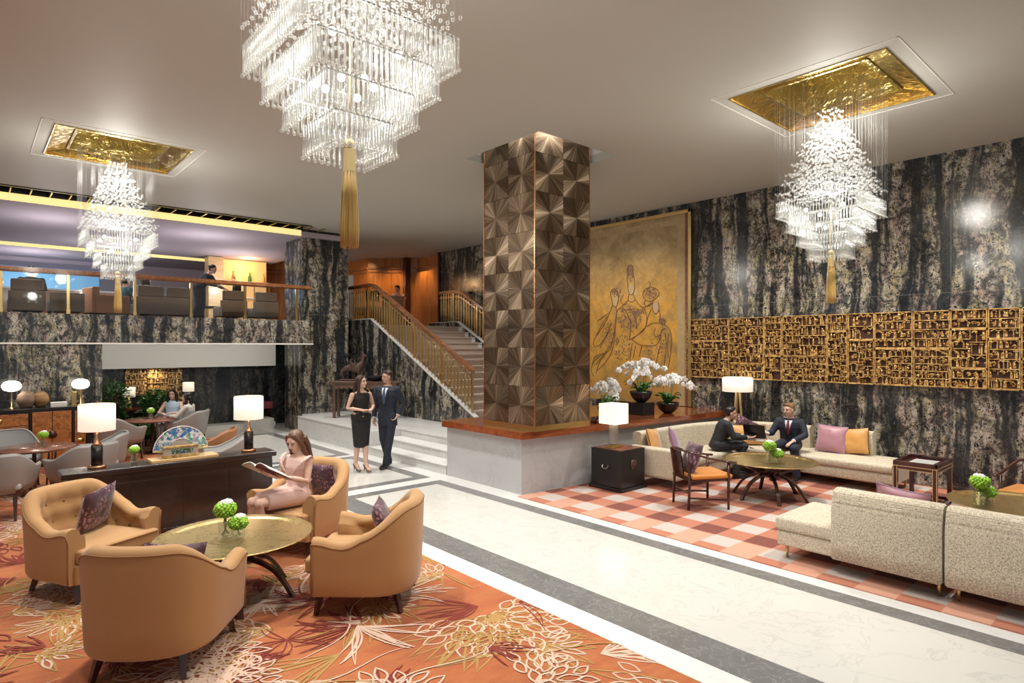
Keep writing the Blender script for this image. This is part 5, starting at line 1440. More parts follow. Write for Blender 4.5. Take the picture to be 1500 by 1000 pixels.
# niche furniture and plants
def shrub(name, label, cat, loc, R, H, n, seed, pot=None, mat='leaf', stemh=.3, lw=.05, ll=.13, group=None):
    t = thing(name, label, cat, loc, 0, group); rg = random.Random(seed)
    if pot: m = MB(); m.lathe([(pot*.7, 0), (pot, pot*1.6), (pot*.9, pot*1.6), (pot*.85, pot*1.4), (0, pot*1.4)], 24); m.build('pot', M['black'], t)
    m = MB(); z0 = (pot or .1)*1.3
    for i in range(5):
        a = rg.uniform(0, 6.28); m.tube(catmull([(.02*math.cos(a), .02*math.sin(a), z0), (.1*R*math.cos(a), .1*R*math.sin(a), z0+stemh), (.5*R*math.cos(a), .5*R*math.sin(a), H*.8)], 4), .012, 6)
    m.build('stems', M['wood_top'], t)
    m = MB()
    for i in range(n):
        a = rg.uniform(0, 6.28); e = rg.uniform(-1, 1); q = math.sqrt(1-e*e); rr = rg.random()**.4
        c = V(R*rr*q*math.cos(a), R*rr*q*math.sin(a), lerp(z0+stemh, H, .5)+(H-z0-stemh)/2*rr*e)
        d = V(math.cos(a)*q+rg.uniform(-.5,.5), math.sin(a)*q+rg.uniform(-.5,.5), e*.5+rg.uniform(-.6, .6)).normalized(); u = d.cross(V(rg.uniform(-1,1), rg.uniform(-1,1), 1)).normalized()
        l = ll*rg.uniform(.6, 1.2); w = lw*rg.uniform(.6, 1.2)
        m.add([c, c+d*l*.5+u*w*.5, c+d*l, c+d*l*.5-u*w*.5], [(0, 1, 2), (0, 2, 3)])
    o = m.build('foliage', M[mat], t); tag(o, kind='stuff'); return t
shrub('potted_shrub', 'leafy green shrub at the left of the niche under the balcony', 'plant', WY(166, 640, 15.8)[:2]+(0,), .30, 1.40, 700, 1, .17, group='shrubs in the niche')
shrub('potted_shrub', 'low green shrub in front of the square gilded carving', 'plant', WY(228, 640, 15.6)[:2]+(0,), .30, 1.15, 700, 2, .16, group='shrubs in the niche')
shrub('potted_shrub', 'small green shrub beneath the table of the two women', 'plant', WY(205, 640, 15.0)[:2]+(0,), .36, .55, 500, 3, .16, stemh=.05, group='shrubs in the niche')
t = thing('niche_desk', 'dark desk with red-brown top in the niche before the gilded carving', 'desk', WY(205, 610, 16.3)[:2]+(0,))
m = MB(); m.box(-.55, .55, -.25, .25, 0, .70); m.build('desk_body', M['black'], t); m = MB(); m.box(-.57, .57, -.27, .27, .70, .74); m.build('desk_top', M['wood_red'], t)
m = MB(); m.box(-.15, .55, .0, .24, .74, 1.02); m.build('raised_back', M['black'], t)
def small_lamp(label, loc):
    t = thing('small_table_lamp', label, 'lamp', loc, 0, 'small lamps in the niche')
    m = MB(); m.lathe([(0, 0), (.07, 0), (.05, .02), (.05, .14), (.01, .2), (.01, .3), (0, .3)], 16); m.build('base', M['brass'], t)
    m = MB(); m.lathe([(.125, .26), (.125, .48)], 28); m.lathe([(.122, .48), (.122, .26)], 28); m.build('lamp_shade', M['shade_dim'], t)
    light_point('lamp_bulb_light', (loc[0], loc[1], loc[2]+.38), 3, (1, .75, .45), .03); return t
q = WY(189, 600, 16.18); small_lamp('small table lamp with cream shade beside the gilded carving in the niche', (q[0], q[1], .742))
t2 = thing('lamp_pedestal', 'black pedestal half hidden behind the seated women', 'pedestal', WY(276, 600, 16.3)[:2]+(0,))
m = MB(); m.box(-.2, .2, -.2, .2, 0, .80); m.build('block', M['black'], t2)
q = WY(276, 600, 16.3); small_lamp('small table lamp with cream shade just behind the dark-haired woman', (q[0], q[1], .801))
m = MB(); m.box(-.30, .30, -.22, .22, 0, .28); q = WY(407, 620, 15.7); tag(m.build('marble_block', M['white'], None, (5.72, 16.35, 0), 0, bevel=.005), 'low white marble block at the foot of the marble pillar', 'block')
t = thing('maroon_bench', 'maroon leather bench in the niche beside the marble pillar', 'bench', (5.95, 16.62, .30), 0)
t.location = (6.0, 17.0, .125)
m = MB(); m.box(-.35, .25, -.18, .18, .34, .52); m.build('padded_seat', M['mat_red'], t, bevel=.02)
for x in (-.3, .2):
    for y in (-.14, .14): m = MB(); m.bar((x, y, 0), (x, y, .35), .03); m.build('leg', M['wood_dark'], t)

# ------------------------------------------------------------------ altar table with bronze bird behind the couple
t = thing('altar_table', 'carved brown wooden altar table on the marble platform behind the couple', 'table', (7.12, 13.22, .465), math.atan2(-.95, 1.0))
Lx = .72; Hh = .86
m = MB(); m.box(-Lx-.12, Lx+.12, -.20, .20, Hh-.045, Hh); m.build('table_top', M['altar'], t, bevel=.008)
m = MB()
for s in (-1, 1):
    m.box(-Lx, Lx, s*.17-.01, s*.17+.01, Hh-.16, Hh-.045)
    for i in range(12): m.ball((-Lx+.06+i*(2*Lx-.12)/11, s*.17-.012*1, Hh-.15), (.05, .012, .03), 8, 5)
m.build('carved_apron', M['altar'], t)
for x in (-Lx, Lx):
    for y in (-.16, .16): m = MB(); m.bar((x, y, 0), (x, y, Hh-.04), .06); m.build('leg', M['altar'], t)
t = thing('bronze_bird_sculpture', 'mottled bronze bird sculpture on the altar table', 'sculpture', (6.95, 13.42, 1.327), math.atan2(-.8, 1.0))
def fused(name, blobs, mat, parent, vox=.012, smooth=4):
    m = MB(); blobs(m); me = m.mesh(name, mat); ob = bpy.data.objects.new(name, me); COL.objects.link(ob)
    r = ob.modifiers.new('r', 'REMESH'); r.mode = 'VOXEL'; r.voxel_size = vox; r.use_smooth_shade = True
    s = ob.modifiers.new('s', 'SMOOTH'); s.iterations = smooth; s.factor = .5
    dg = bpy.context.evaluated_depsgraph_get(); dg.update()
    nm = bpy.data.meshes.new_from_object(ob.evaluated_get(dg)); ob.modifiers.clear(); ob.data = nm; bpy.data.meshes.remove(me)
    for p in nm.polygons: p.use_smooth = True
    if not nm.materials: nm.materials.append(mat)
    ob.parent = parent; return ob
def bird(m):
    m.ball((0, 0, .30), (.17, .10, .12), 16, 10); m.tube([(.08, 0, .34), (.16, 0, .45), (.17, 0, .56), (.19, 0, .60)], [.09, .06, .042, .045], 10)
    m.tube([(.19, 0, .60), (.25, 0, .585), (.28, 0, .57)], [.04, .02, .006], 8); m.tube([(.17, 0, .63), (.15, 0, .68), (.12, 0, .70)], [.03, .018, .008], 8)
    m.tube([(-.10, 0, .32), (-.22, 0, .30), (-.33, 0, .22), (-.38, 0, .12)], [.09, .07, .05, .02], 10)
    m.tube([(-.05, -.06, .36), (-.12, -.08, .46), (-.08, -.07, .55)], [.05, .035, .012], 8); m.tube([(.02, -.05, .36), (-.02, -.07, .50)], [.04, .012], 8)
    m.tube([(.06, -.04, .22), (.10, -.04, .12), (.07, -.04, .03)], [.035, .02, .02], 8); m.tube([(-.05, .04, .22), (-.06, .04, .12), (-.04, .04, .03)], [.035, .02, .02], 8)
    m.tube([(-.33, 0, .2), (-.30, 0, .10), (-.28, 0, .03)], [.04, .02, .03], 8)
fused('bird_body', bird, M['bronze'], t, .014, 3)
m = MB(); m.box(-.38, .22, -.12, .12, 0, .04); m.build('base', M['bronze'], t, bevel=.01)
ob = MB(); ob.lathe([(.10, 0), (.14, .03), (.22, .10), (.24, .12), (.22, .115), (0, .08)], 32); tag(ob.build('offering_bowl', M['black'], None, (7.28, 13.05, 1.327)), 'wide black bowl on the altar table, right of the bronze bird', 'bowl')

# ------------------------------------------------------------------ mezzanine lounge
def mezz_chair(label, px, hr=True):
    x, y, z = WY(px, 470, 15.05); t = thing('velvet_lounge_chair', label, 'chair', (x, y, 2.70), PI/2, 'brown velvet lounge chairs on the mezzanine')
    m = MB(); m.box(-.02, .14, -.285, .285, .14, .52); m.build('backrest', M['brown_velvet'], t, bevel=.02, segs=3)
    if hr: m = MB(); m.box(.0, .12, -.25, .25, .525, .75); m.build('headrest', M['brown_velvet'], t, bevel=.03, segs=3)
    m = MB(); m.box(.14, .72, -.28, .28, .14, .38); m.build('seat', M['brown_velvet'], t, bevel=.03, segs=3)
    for a in (-.24, .24):
        for b in (.03, .66): m = MB(); m.bar((b, a, .15), (b, a, 0), .035); m.build('leg', M['wood_top'], t)
    return t
for a in (('brown velvet lounge chair at the left end of the balcony, with headrest', 40, True), ('low brown velvet lounge chair next to the leftmost one with a headrest', 99, False), ('brown velvet lounge chair just right of the tassel behind the balcony glass', 222, True),
          ('brown velvet lounge chair left of the standing waitress', 263, True), ('brown velvet lounge chair right of the standing waitress', 344, True), ('brown velvet lounge chair nearest the marble pillar', 391, True)): mezz_chair(*a)
t = thing('leather_easy_chair', 'brown leather easy chair turned sideways behind the tassel on the mezzanine', 'chair', WY(158, 470, 16.0)[:2]+(2.70,), .2)
m = MB(); m.box(-.35, .35, -.3, .3, .15, .40); m.build('seat', M['tan_leather'], t, bevel=.03); m = MB(); m.box(-.40, -.25, -.3, .3, .15, .72); m.build('backrest', M['tan_leather'], t, bevel=.03)
for s in (-.3, .3): m = MB(); m.box(-.35, .3, s-.05, s+.05, .15, .55); m.build('arm', M['tan_leather'], t, bevel=.02)
for x in (-.3, .3):
    for y in (-.25, .25): m = MB(); m.bar((x, y, .16), (x, y, 0), .03); m.build('leg', M['wood_dark'], t)
for k, px in enumerate((128, 315)):
    t = thing('low_black_table', 'low black table on the mezzanine '+('left of the hanging tassel' if k == 0 else 'beside the waitress'), 'table', WY(px, 470, 17.4 if k == 0 else 16.9)[:2]+(2.70,))
    m = MB(); m.box(-.4, .4, -.3, .3, .42, .46); m.build('table_top', M['black'], t)
    for x in (-.35, .35):
        for y in (-.25, .25): m = MB(); m.bar((x, y, .43), (x, y, 0), .03); m.build('leg', M['black'], t)
# backlit bar shelving
t = thing('backlit_shelf_unit', 'honey-coloured backlit shelf unit at the back of the mezzanine', 'shelving', (0, 20.2, 2.70))
x0, x1 = WY(322, 400, 20.2)[0], WY(390, 400, 20.2)[0]
m = MB(); m.box(x0, x1, .0, .06, 0, 2.16); m.build('back_board', plain('honey_backlit_board', (.80,.50,.22,1), .5, emit=(1,.55,.2,1), es=.35), t)
m = MB(); m.box(x0-.42, x0, -.35, .05, 0, 2.16); m.build('side_pier', M['wood_light'], t)
for z in (.45, .95, 1.45): m = MB(); m.box(x0, x1, -.3, 0, z, z+.025); m.build('shelf', M['petal'], t)
for i in range(4): m = MB(); m.bar((lerp(x0, x1, i/3), -.28, 0), (lerp(x0, x1, i/3), -.28, 1.45), .025); m.build('upright', M['brass'], t)
light_point('shelf_light', ((x0+x1)/2, 19.7, 4.7), 25, (1, .6, .25), .05)
for i, f in enumerate((.25, .6, .9)):
    m = MB(); m.lathe([(.05, 0), (.06, .05), (.05, .16), (.02, .24), (.025, .30), (0, .32)], 16)
    tag(m.build('carved_bottle', [M['copper'], M['leaf'], M['gold_silk']][i], None, (lerp(x0, x1, f), 20.05, 2.70+1.477)), ('coppery', 'dark green', 'golden')[i]+' tapered bottle on the top shelf of the backlit unit', 'bottle', 'bottles on the backlit shelf')
m = MB(); a = WY(-10, 395, 23.6); b = WY(145, 430, 23.6); m.box(a[0], b[0], 23.58, 23.64, 3.55, 4.55); tag(m.build('blue_backlit_screen', M['blue_screen']), 'long blue backlit panel at the back of the mezzanine bar', 'light panel')
t = thing('bar_counter', 'long dark wood bar counter with brass rail in front of the blue panel', 'bar counter', (2.2, 22.2, 2.70))
m = MB(); m.box(-1.8, 3.0, -.3, .3, 0, 1.05); m.build('counter_body', M['wood_panel'], t); m = MB(); m.box(-1.9, 3.1, -.36, .36, 1.05, 1.10); m.build('counter_top', M['step'], t)
m = MB(); m.tube([(-1.8, -.42, .2), (3.0, -.42, .2)], .02, 8); m.build('foot_rail', M['brass'], t)
m = MB(); m.lathe([(.0, 0), (.06, .0), (.07, .2), (.03, .28), (.02, .36), (0, .37)], 16); tag(m.build('tall_bottle', M['wood_rail'], None, (.42+.3, 22.2, 3.802)), 'tall brown bottle on the bar counter at the left edge', 'bottle')
# reception desk, fern
t = thing('reception_desk', 'red-brown wooden reception desk at the head of the stairs', 'desk', (9.72, 16.35, 2.70), math.atan2(-.66, .75))
m = MB(); m.box(-.30, .32, -.2, .2, 0, .92); m.build('desk_body', M['wood_panel'], t, bevel=.006)
m = MB(); m.box(-.33, .35, -.22, .22, .92, .95); m.build('desk_top', M['wood_red'], t)
t = thing('monitor', 'black computer monitor beside the reception desk', 'monitor', (9.15, 16.55, 3.50), math.atan2(-.66, .75))
m = MB(); m.box(-.26, .20, -.015, .015, .0, .32); m.build('screen', M['black'], t); m = MB(); m.box(-.05, .0, .01, .04, -.16, .1); m.box(-.14, .09, -.08, .08, -.17, -.15); m.build('stand', M['black'], t)
t = thing('side_desk', 'low wooden desk carrying the monitor and the fern', 'desk', (8.75, 16.85, 2.70), math.atan2(-.66, .75))
m = MB(); m.box(-.7, .7, -.25, .25, 0, .62); m.build('desk_body', M['wood_panel'], t)
t = thing('potted_fern', 'feathery green fern beside the reception desk, at the head of the stairs', 'plant', (8.42, 17.15, 3.32)); rg = random.Random(9)
m = MB(); m.lathe([(.08, 0), (.12, .18), (.10, .18), (0, .15)], 20); m.build('pot', M['black'], t)
m = MB()
for i in range(34):
    a = rg.uniform(0, 6.28); Lf = rg.uniform(.35, .62); up = rg.uniform(.35, .8)
    cv = [V(Lf*u*math.cos(a), Lf*u*math.sin(a), .15+up*math.sin(u*1.9)) for u in [k/10 for k in range(11)]]
    for k in range(1, 11):
        for s in (-1, 1):
            d = V(-math.sin(a)*s, math.cos(a)*s, -.2)*.10*math.sin(PI*(k/11)); e = (cv[k]-cv[k-1])*.5
            m.add([cv[k], cv[k]+d*.5+e, cv[k]+d, cv[k]+d*.5-e*.4], [(0, 1, 2), (0, 2, 3)])
tag(m.build('fronds', M['leaf_lt'], t), kind='stuff')
t = thing('poster_stand', 'narrow white notice stand beside the marble pillar at the head of the stairs', 'sign', WY(513.5, 470, 16.35)[:2]+(2.70,), math.atan2(-.66, .75))
m = MB(); m.box(-.08, .08, -.02, .02, .25, 1.5); m.build('panel', M['paper'], t); m = MB(); m.box(-.02, .02, -.02, .02, 0, .3); m.box(-.1, .1, -.1, .1, 0, .02); m.build('stand', M['black'], t)
SKIN = plain('skin', (.58,.34,.24,1), .5); SKIN2 = plain('pale_skin', (.66,.42,.32,1), .5)
HB = plain('dark_brown_hair', (.045,.020,.012,1), .42, var=.35, vscale=60); HBK = plain('black_hair', (.010,.008,.008,1), .38); HC = plain('chestnut_hair', (.12,.055,.028,1), .42, var=.4, vscale=70); HL = plain('light_brown_hair', (.22,.12,.06,1), .5)
NAVY = plain('navy_suit_wool', (.014,.020,.036,1), .75); CHAR = plain('charcoal_suit_wool', (.018,.020,.024,1), .75); BLKD = plain('black_dress_cloth', (.009,.009,.010,1), .7)
PINK = plain('pale_pink_crepe', (.74,.50,.44,1), .75, sheen=.2); SHIRT = plain('white_shirt', (.72,.73,.76,1), .7); PBLUE = plain('pale_blue_cotton', (.42,.55,.68,1), .75); GREYT = plain('grey_knit', (.60,.57,.53,1), .85); TEAL = plain('teal_cloth', (.03,.12,.14,1), .8)
TIEB = plain('blue_tie_silk', (.05,.09,.16,1), .4); TIER = plain('dark_red_tie_silk', (.16,.02,.04,1), .4); PEACH = plain('peach_blouse', (.75,.42,.32,1), .7); SHOE = plain('black_shoe_leather', (.012,.011,.011,1), .25); NUDE = plain('taupe_suede', (.16,.10,.085,1), .6)
LIP = plain('lips', (.50,.12,.10,1), .4); EYE = plain('dark_eye', (.02,.012,.01,1), .2); PEARL = plain('pearl', (.85,.82,.78,1), .15)
def person(label, loc, rz, J, kind='suit', cloth=CHAR, legs=None, tie=TIEB, skin=SKIN, hair='short', hm=HBK, scale=1.0, vox=.008, female=False, hem=None, face=True, shoe=None):
    P = {k: Vector(v) if isinstance(v, (tuple, list)) else v for k, v in J.items()}
    t = thing('person', label, 'person', loc, rz); t.scale = (scale,)*3
    pel, nk, hd = P['pel'], P['nk'], P['hd']
    up = (nk-pel).normalized(); lat = P.get('lat', V(0, 1, 0)); lat = (lat-up*lat.dot(up)).normalized(); fw = lat.cross(up)
    TR = Matrix((fw, lat, up)).transposed().to_4x4(); H = (nk-pel).length
    R = Matrix.Rotation(P.get('yaw', 0), 4, 'Z') @ Matrix.Rotation(P.get('pitch', 0), 4, 'Y') @ Matrix.Rotation(P.get('roll', 0), 4, 'X')
    HM = Matrix.Translation(hd) @ R
    prof = [(-.10,.100,.160),(.15,.092,.138),(.42,.090,.128),(.68,.108,.150),(.86,.090,.150),(.97,.055,.080)] if female else [(-.10,.105,.160),(.15,.102,.150),(.42,.104,.155),(.68,.118,.178),(.86,.100,.178),(.97,.060,.095)]
    def torso(m, g=0, t0=-.1, t1=.97):
        n = 16
        for i in range(n+1):
            u = lerp(t0, t1, i/n)
            for (a, da, wa), (b, db, wb) in zip(prof, prof[1:]):
                if a <= u <= b+1e-6:
                    q = (u-a)/(b-a); d, w = lerp(da, db, q)+g, lerp(wa, wb, q)+g
                    m.ball((0, 0, 0), (d, w, .05), 20, 8, 0, Matrix.Translation(pel+up*(H*u)) @ TR); break
    sw = P.get('sw', .16 if female else .182)
    S = {s: nk-up*.065+lat*(sg*sw) for s, sg in (('L', 1), ('R', -1))}
    hw = .085
    Hp = {s: pel+lat*(sg*hw)-up*.0 for s, sg in (('L', 1), ('R', -1))}
    def arm(m, s, g=0, wr=1.0):
        a, b, c = S[s], P['el'+s], P['wr'+s]; f = .88 if female else 1.05
        c2 = b.lerp(c, wr)
        m.tube([a, a.lerp(b, .35), b, b.lerp(c2, .3), c2], [.050*f+g, .046*f+g, .036*f+g, .036*f+g, lerp(.036, .025, wr)*f+g], 12)
        m.ball(a, .052*f+g, 12, 8); m.ball(b, .037*f+g, 10, 7)
    def leg(m, s, g=0, hemz=None, cut=None):
        a, b, c = Hp[s], P['kn'+s], P['an'+s]; f = .95 if female else 1.0
        pts = [a, a.lerp(b, .5), b, b.lerp(c, .3), c]; rr = [.090*f+g, .076*f+g, .056*f+g, .054*f+g, .036*f+g]
        if cut is not None: pts, rr = pts[:3], rr[:3]
        m.tube(pts, rr, 14); m.ball(a, .09*f+g, 12, 8); m.ball(b, .057*f+g, 12, 8)
    def hand(m, s):
        w = P['wr'+s]; d = P.get('hd'+s, (w-P['el'+s]).normalized()); d = Vector(d).normalized(); n = Vector(P.get('pn'+s, (0, 0, -1))); n = (n-d*n.dot(d)).normalized(); sd = d.cross(n)
        curl = P.get('cu'+s, .35); th = P.get('th'+s, 1 if s == 'R' else -1); k = .88 if female else 1.0
        HMx = Matrix((d, sd, n)).transposed().to_4x4()
        m.ball((0, 0, 0), (.052*k, .040*k, .017*k), 12, 8, 0, Matrix.Translation(w+d*.045*k) @ HMx); m.tube([w-d*.01, w+d*.03], [.024*k, .024*k], 10)
        for i, (o, L_) in enumerate(((-.031, .072), (-.0105, .082), (.0105, .078), (.031, .060))):
            p = w+d*(.082*k)+sd*(o*k*1.05); a = 0; pts = [p-d*.015]
            pts.append(p)
            for j, fr in enumerate((.42, .33, .25)):
                a += curl*(.8+.3*j)*(1+.08*i); dd = d*math.cos(a)+n*math.sin(a)+sd*(o*2.2); p = p+dd.normalized()*L_*fr*k; pts.append(p)
            m.tube(pts, [.0095*k, .0092*k, .0085*k, .008*k, .0068*k], 8); m.ball(pts[-1], .0068*k, 8, 5)
        p = w+d*.025*k+sd*(th*.032*k); q = p+(sd*th*.8+d*.75+n*.35).normalized()*.042*k; r_ = q+(sd*th*.25+d*.9+n*.45).normalized()*.034*k
        m.tube([w+d*.02+sd*th*.015, p, q, r_], [.015*k, .0125*k, .0105*k, .0085*k], 8); m.ball(r_, .0085*k, 8, 5)
    def headb(m):
        f = lambda c, r, **k: m.ball(c, r, 18, 12, 0, HM)
        f((-.012, 0, .030), (.092, .074, .084)); f((.018, 0, -.018), (.066, .058, .080)); f((.036, 0, -.066), (.040, .038, .034)); f((.022, 0, -.05), (.05, .050, .045))
        m.tube([HM @ V(.082, 0, .022), HM @ V(.097, 0, -.006), HM @ V(.100, 0, -.018), HM @ V(.086, 0, -.026)], [.007, .010, .013, .009], 8)
        for s in (-1, 1):
            f((-.005, s*.073, -.008), (.016, .009, .029)); f((.060, s*.030, -.028), (.022, .022, .018)); f((.066, s*.028, .034), (.018, .022, .009))
        f((.074, 0, -.050), (.014, .022, .010)); f((.066, 0, -.084), (.016, .018, .013))
    def neck(m, g=0): m.tube([nk-up*.06, nk+up*.02, HM @ V(-.022, 0, -.055)], [.070+g, .050+g, .048+g], 14)
    def foot(m, s, g=0, heel=0):
        a = P['an'+s]; d = Vector(P.get('ft'+s, (1, 0, 0))); d.z = 0; d.normalize()
        z = a.z-.075
        if heel: m.tube([a-d*.035+V(0,0,-.02), a+d*.02+V(0,0,-.035), a+d*.10+V(0,0,-.065-heel*.4), a+d*.155+V(0,0,-.065-heel*.62)], [.030+g, .033+g, .030+g, .015+g], 10)
        else: m.tube([a-d*.045+V(0,0,-.035), a+d*.03+V(0,0,-.035), a+d*.12+V(0,0,-.045), a+d*.185+V(0,0,-.052)], [.036+g, .042+g, .036+g, .022+g], 10)
    heel = P.get('heel', 0)
    def body(m):
        headb(m); neck(m); torso(m, 0)
        for s in 'LR': arm(m, s); leg(m, s); hand(m, s); foot(m, s, 0, heel)
    fused('body', body, skin, t, vox, 4)
    # clothes
    if kind == 'suit':
        def jacket(m):
            torso(m, .020, -.32 if P.get('stand') else -.12, .93)
            for s in 'LR': arm(m, s, .016, .93)
        prof_save = list(prof); prof.insert(0, (-.34, .112, .172)); fused('jacket', jacket, cloth, t, .011, 5); prof[:] = prof_save
        def trous(m):
            for s in 'LR':
                a, b, c = Hp[s], P['kn'+s], P['an'+s]; m.tube([a, a.lerp(b, .5), b, b.lerp(c, .5), c+V(0,0,-.02)], [.105, .09, .072, .066, .062], 14); m.ball(a, .105, 12, 8); m.ball(b, .074, 12, 8)
            m.ball(pel, (.115, .165, .10), 14, 10)
        fused('trousers', trous, legs or cloth, t, .012, 4)
        # shirt front, collar, tie, lapels lying on the chest
        def C(u, y, x): return pel+up*(H*u)+lat*y+fw*x
        def chest(u, y, off): 
            for (a, da, wa), (b, db, wb) in zip(prof, prof[1:]):
                if a <= u <= b+1e-6: q = (u-a)/(b-a); d, w = lerp(da, db, q)+.022, lerp(wa, wb, q)+.022; break
            else: d, w = .07, .1
            return C(u, y, d*math.sqrt(max(.05, 1-(y/w)**2))+off)
        m = MB(); m.grid(lambda u, v: chest(lerp(.38, .95, u), (v-.5)*2*lerp(.004, .060, u), .004), 8, 7); o = m.build('shirt_front', SHIRT, t); sm = o.modifiers.new('s', 'SOLIDIFY'); sm.thickness = .006; sm.offset = 0
        m = MB(); m.grid(lambda u, v: chest(lerp(.40, .93, u), (v-.5)*2*(.014+.012*math.sin(PI*(1-u)*.9)), .012), 8, 4); m.ball(chest(.92, 0, .012), (.014, .016, .014), 8, 6); o = m.build('tie', tie, t); sm = o.modifiers.new('s', 'SOLIDIFY'); sm.thickness = .006; sm.offset = 0
        m = MB(); m.tube([nk-up*.03, nk+up*.012], [.066, .060], 16); m.build('shirt_collar', SHIRT, t)
        for sg in (-1, 1):
            m = MB(); m.grid(lambda u, v: chest(lerp(.38, .93, u), sg*(lerp(.004, .058, u)+v*.038*math.sin(PI*min(1, u*.85+.12))), .009), 8, 4); o = m.build('lapel', cloth, t); sm = o.modifiers.new('s', 'SOLIDIFY'); sm.thickness = .006; sm.offset = 0
        for s in 'LR':
            m = MB(); b, c = P['el'+s], P['wr'+s]; m.tube([b.lerp(c, .90), b.lerp(c, 1.0)], [.036, .034], 12); m.build('shirt_cuff', SHIRT, t)
    elif kind == 'dress':
        def dr(m):
            torso(m, .010, -.1, .85)
            hz = P.get('hemf', .95)
            if P.get('stand'):
                a = pel; kn = (P['knL']+P['knR'])/2; n = 12
                for i in range(n+1):
                    q = i/n; c = a.lerp(kn+V(0,0,-.07), q); m.ball(c, (lerp(.130, .105, q), lerp(.192, .145, q), .05), 16, 8)
            else:
                for s in 'LR': a, b = Hp[s], P['kn'+s]; m.tube([a, a.lerp(b, .5), a.lerp(b, hz-.08)], [.108, .094, .082], 14)
                mid = (Hp['L']+Hp['R'])/2; kn = (P['knL']+P['knR'])/2; m.tube([mid, mid.lerp(kn, hz-.1)], [.095, .078], 12); m.ball(pel, (.125, .175, .11), 14, 10)
        fused('dress', dr, cloth, t, .010, 5)
    else:
        def top(m):
            torso(m, .014, -.12, .92)
            for s in 'LR': arm(m, s, .012, .9 if kind == 'long_sleeve' else (-.0 if False else .25)) if kind != 'sleeveless' else None
        fused('top', top, cloth, t, .011, 4)
        def trous(m):
            for s in 'LR':
                a, b, c = Hp[s], P['kn'+s], P['an'+s]; m.tube([a, a.lerp(b, .5), b, b.lerp(c, .5), c], [.102, .088, .07, .062, .056], 14); m.ball(a, .102, 12, 8); m.ball(b, .07, 12, 8)
            m.ball(pel, (.115, .168, .10), 14, 10)
        fused('trousers', trous, legs or CHAR, t, .013, 4)
    for s in 'LR':
        def sh(m): foot(m, s, .007, heel)
        if heel:
            def sh(m):
                a = P['an'+s]; d = Vector(P.get('ft'+s, (1, 0, 0))).normalized()
                m.tube([a-d*.05+V(0,0,-.03), a-d*.01+V(0,0,-.058), a+d*.09+V(0,0,-.085-heel*.4), a+d*.17+V(0,0,-.075-heel*.62)], [.034, .036, .034, .018], 10)
                m.tube([a-d*.055+V(0,0,-.05), a-d*.062+V(0,0,-.075-heel)], [.014, .007], 8)
        fused('shoe', sh, shoe or SHOE, t, .007, 2)
    # face details
    if face:
        for s in (-1, 1):
            m = MB(); m.ball((.078, s*.029, .010), (.007, .012, .0045), 10, 6, 0, HM); m.build('eye', EYE, t)
            m = MB(); m.tube([HM @ V(.083, s*.014, .031), HM @ V(.084, s*.030, .036), HM @ V(.074, s*.046, .032)], .0035, 6); m.build('eyebrow', hm, t)
        m = MB(); m.tube([HM @ V(.078, -.019, -.050), HM @ V(.088, 0, -.048), HM @ V(.078, .019, -.050)], [.003, .0065, .003], 8); m.build('lips', LIP, t)
    def hr(m):
        f = lambda c, r: m.ball(c, r, 16, 12, 0, HM)
        if hair == 'short':
            f((-.022, 0, .052), (.090, .079, .074)); f((-.045, 0, .015), (.062, .078, .062)); m.tube([HM @ V(.035, -.045, .092), HM @ V(.05, 0, .100), HM @ V(.035, .045, .092)], [.022, .026, .022], 8)
        else:
            f((-.022, 0, .046), (.094, .083, .078)); f((-.035, 0, .01), (.075, .084, .075))
            L_ = {'long': .23, 'bob': .17, 'bun': .02}[hair]
            if hair != 'bun':
                for s in (-1, 1):
                    m.tube([HM @ V(.035, s*.035, .100), HM @ V(.030, s*.078, .035), HM @ V(.004, s*.088, -.05), HM @ V(.000, s*.088, -.06-L_*.55), HM @ V(.0, s*.070, -.02-L_)], [.022, .020, .026, .030, .014], 10)
                for y in (-.055, -.018, .018, .055): m.tube([HM @ V(-.07, y, .02), HM @ V(-.085, y*1.15, -.08), HM @ V(-.080, y*1.2, -.04-L_)], [.040, .036, .020], 10)
            else:
                f((-.10, 0, .045), (.040, .045, .040)); f((-.06, 0, -.02), (.045, .06, .05))
    fused('hair', hr, hm, t, .008, 2)
    t['_'] = 0; del t['_']
    return t, HM, P

CA = (-.6644, -.7474)     # towards the photographer
def face_dir(r, c): return fdir(.7474*r-.6644*c, -.6644*r-.7474*c)   # r to the right in the picture, c towards us
SEAT = dict(pel=(0,0,.56), nk=(-.03,0,.99), hd=(.02,0,1.12), elL=(.06,.24,.74), elR=(.06,-.24,.74), wrL=(.29,.14,.70), wrR=(.29,-.14,.70), knL=(.46,.10,.53), knR=(.46,-.10,.53), anL=(.44,.10,.095), anR=(.44,-.10,.095))

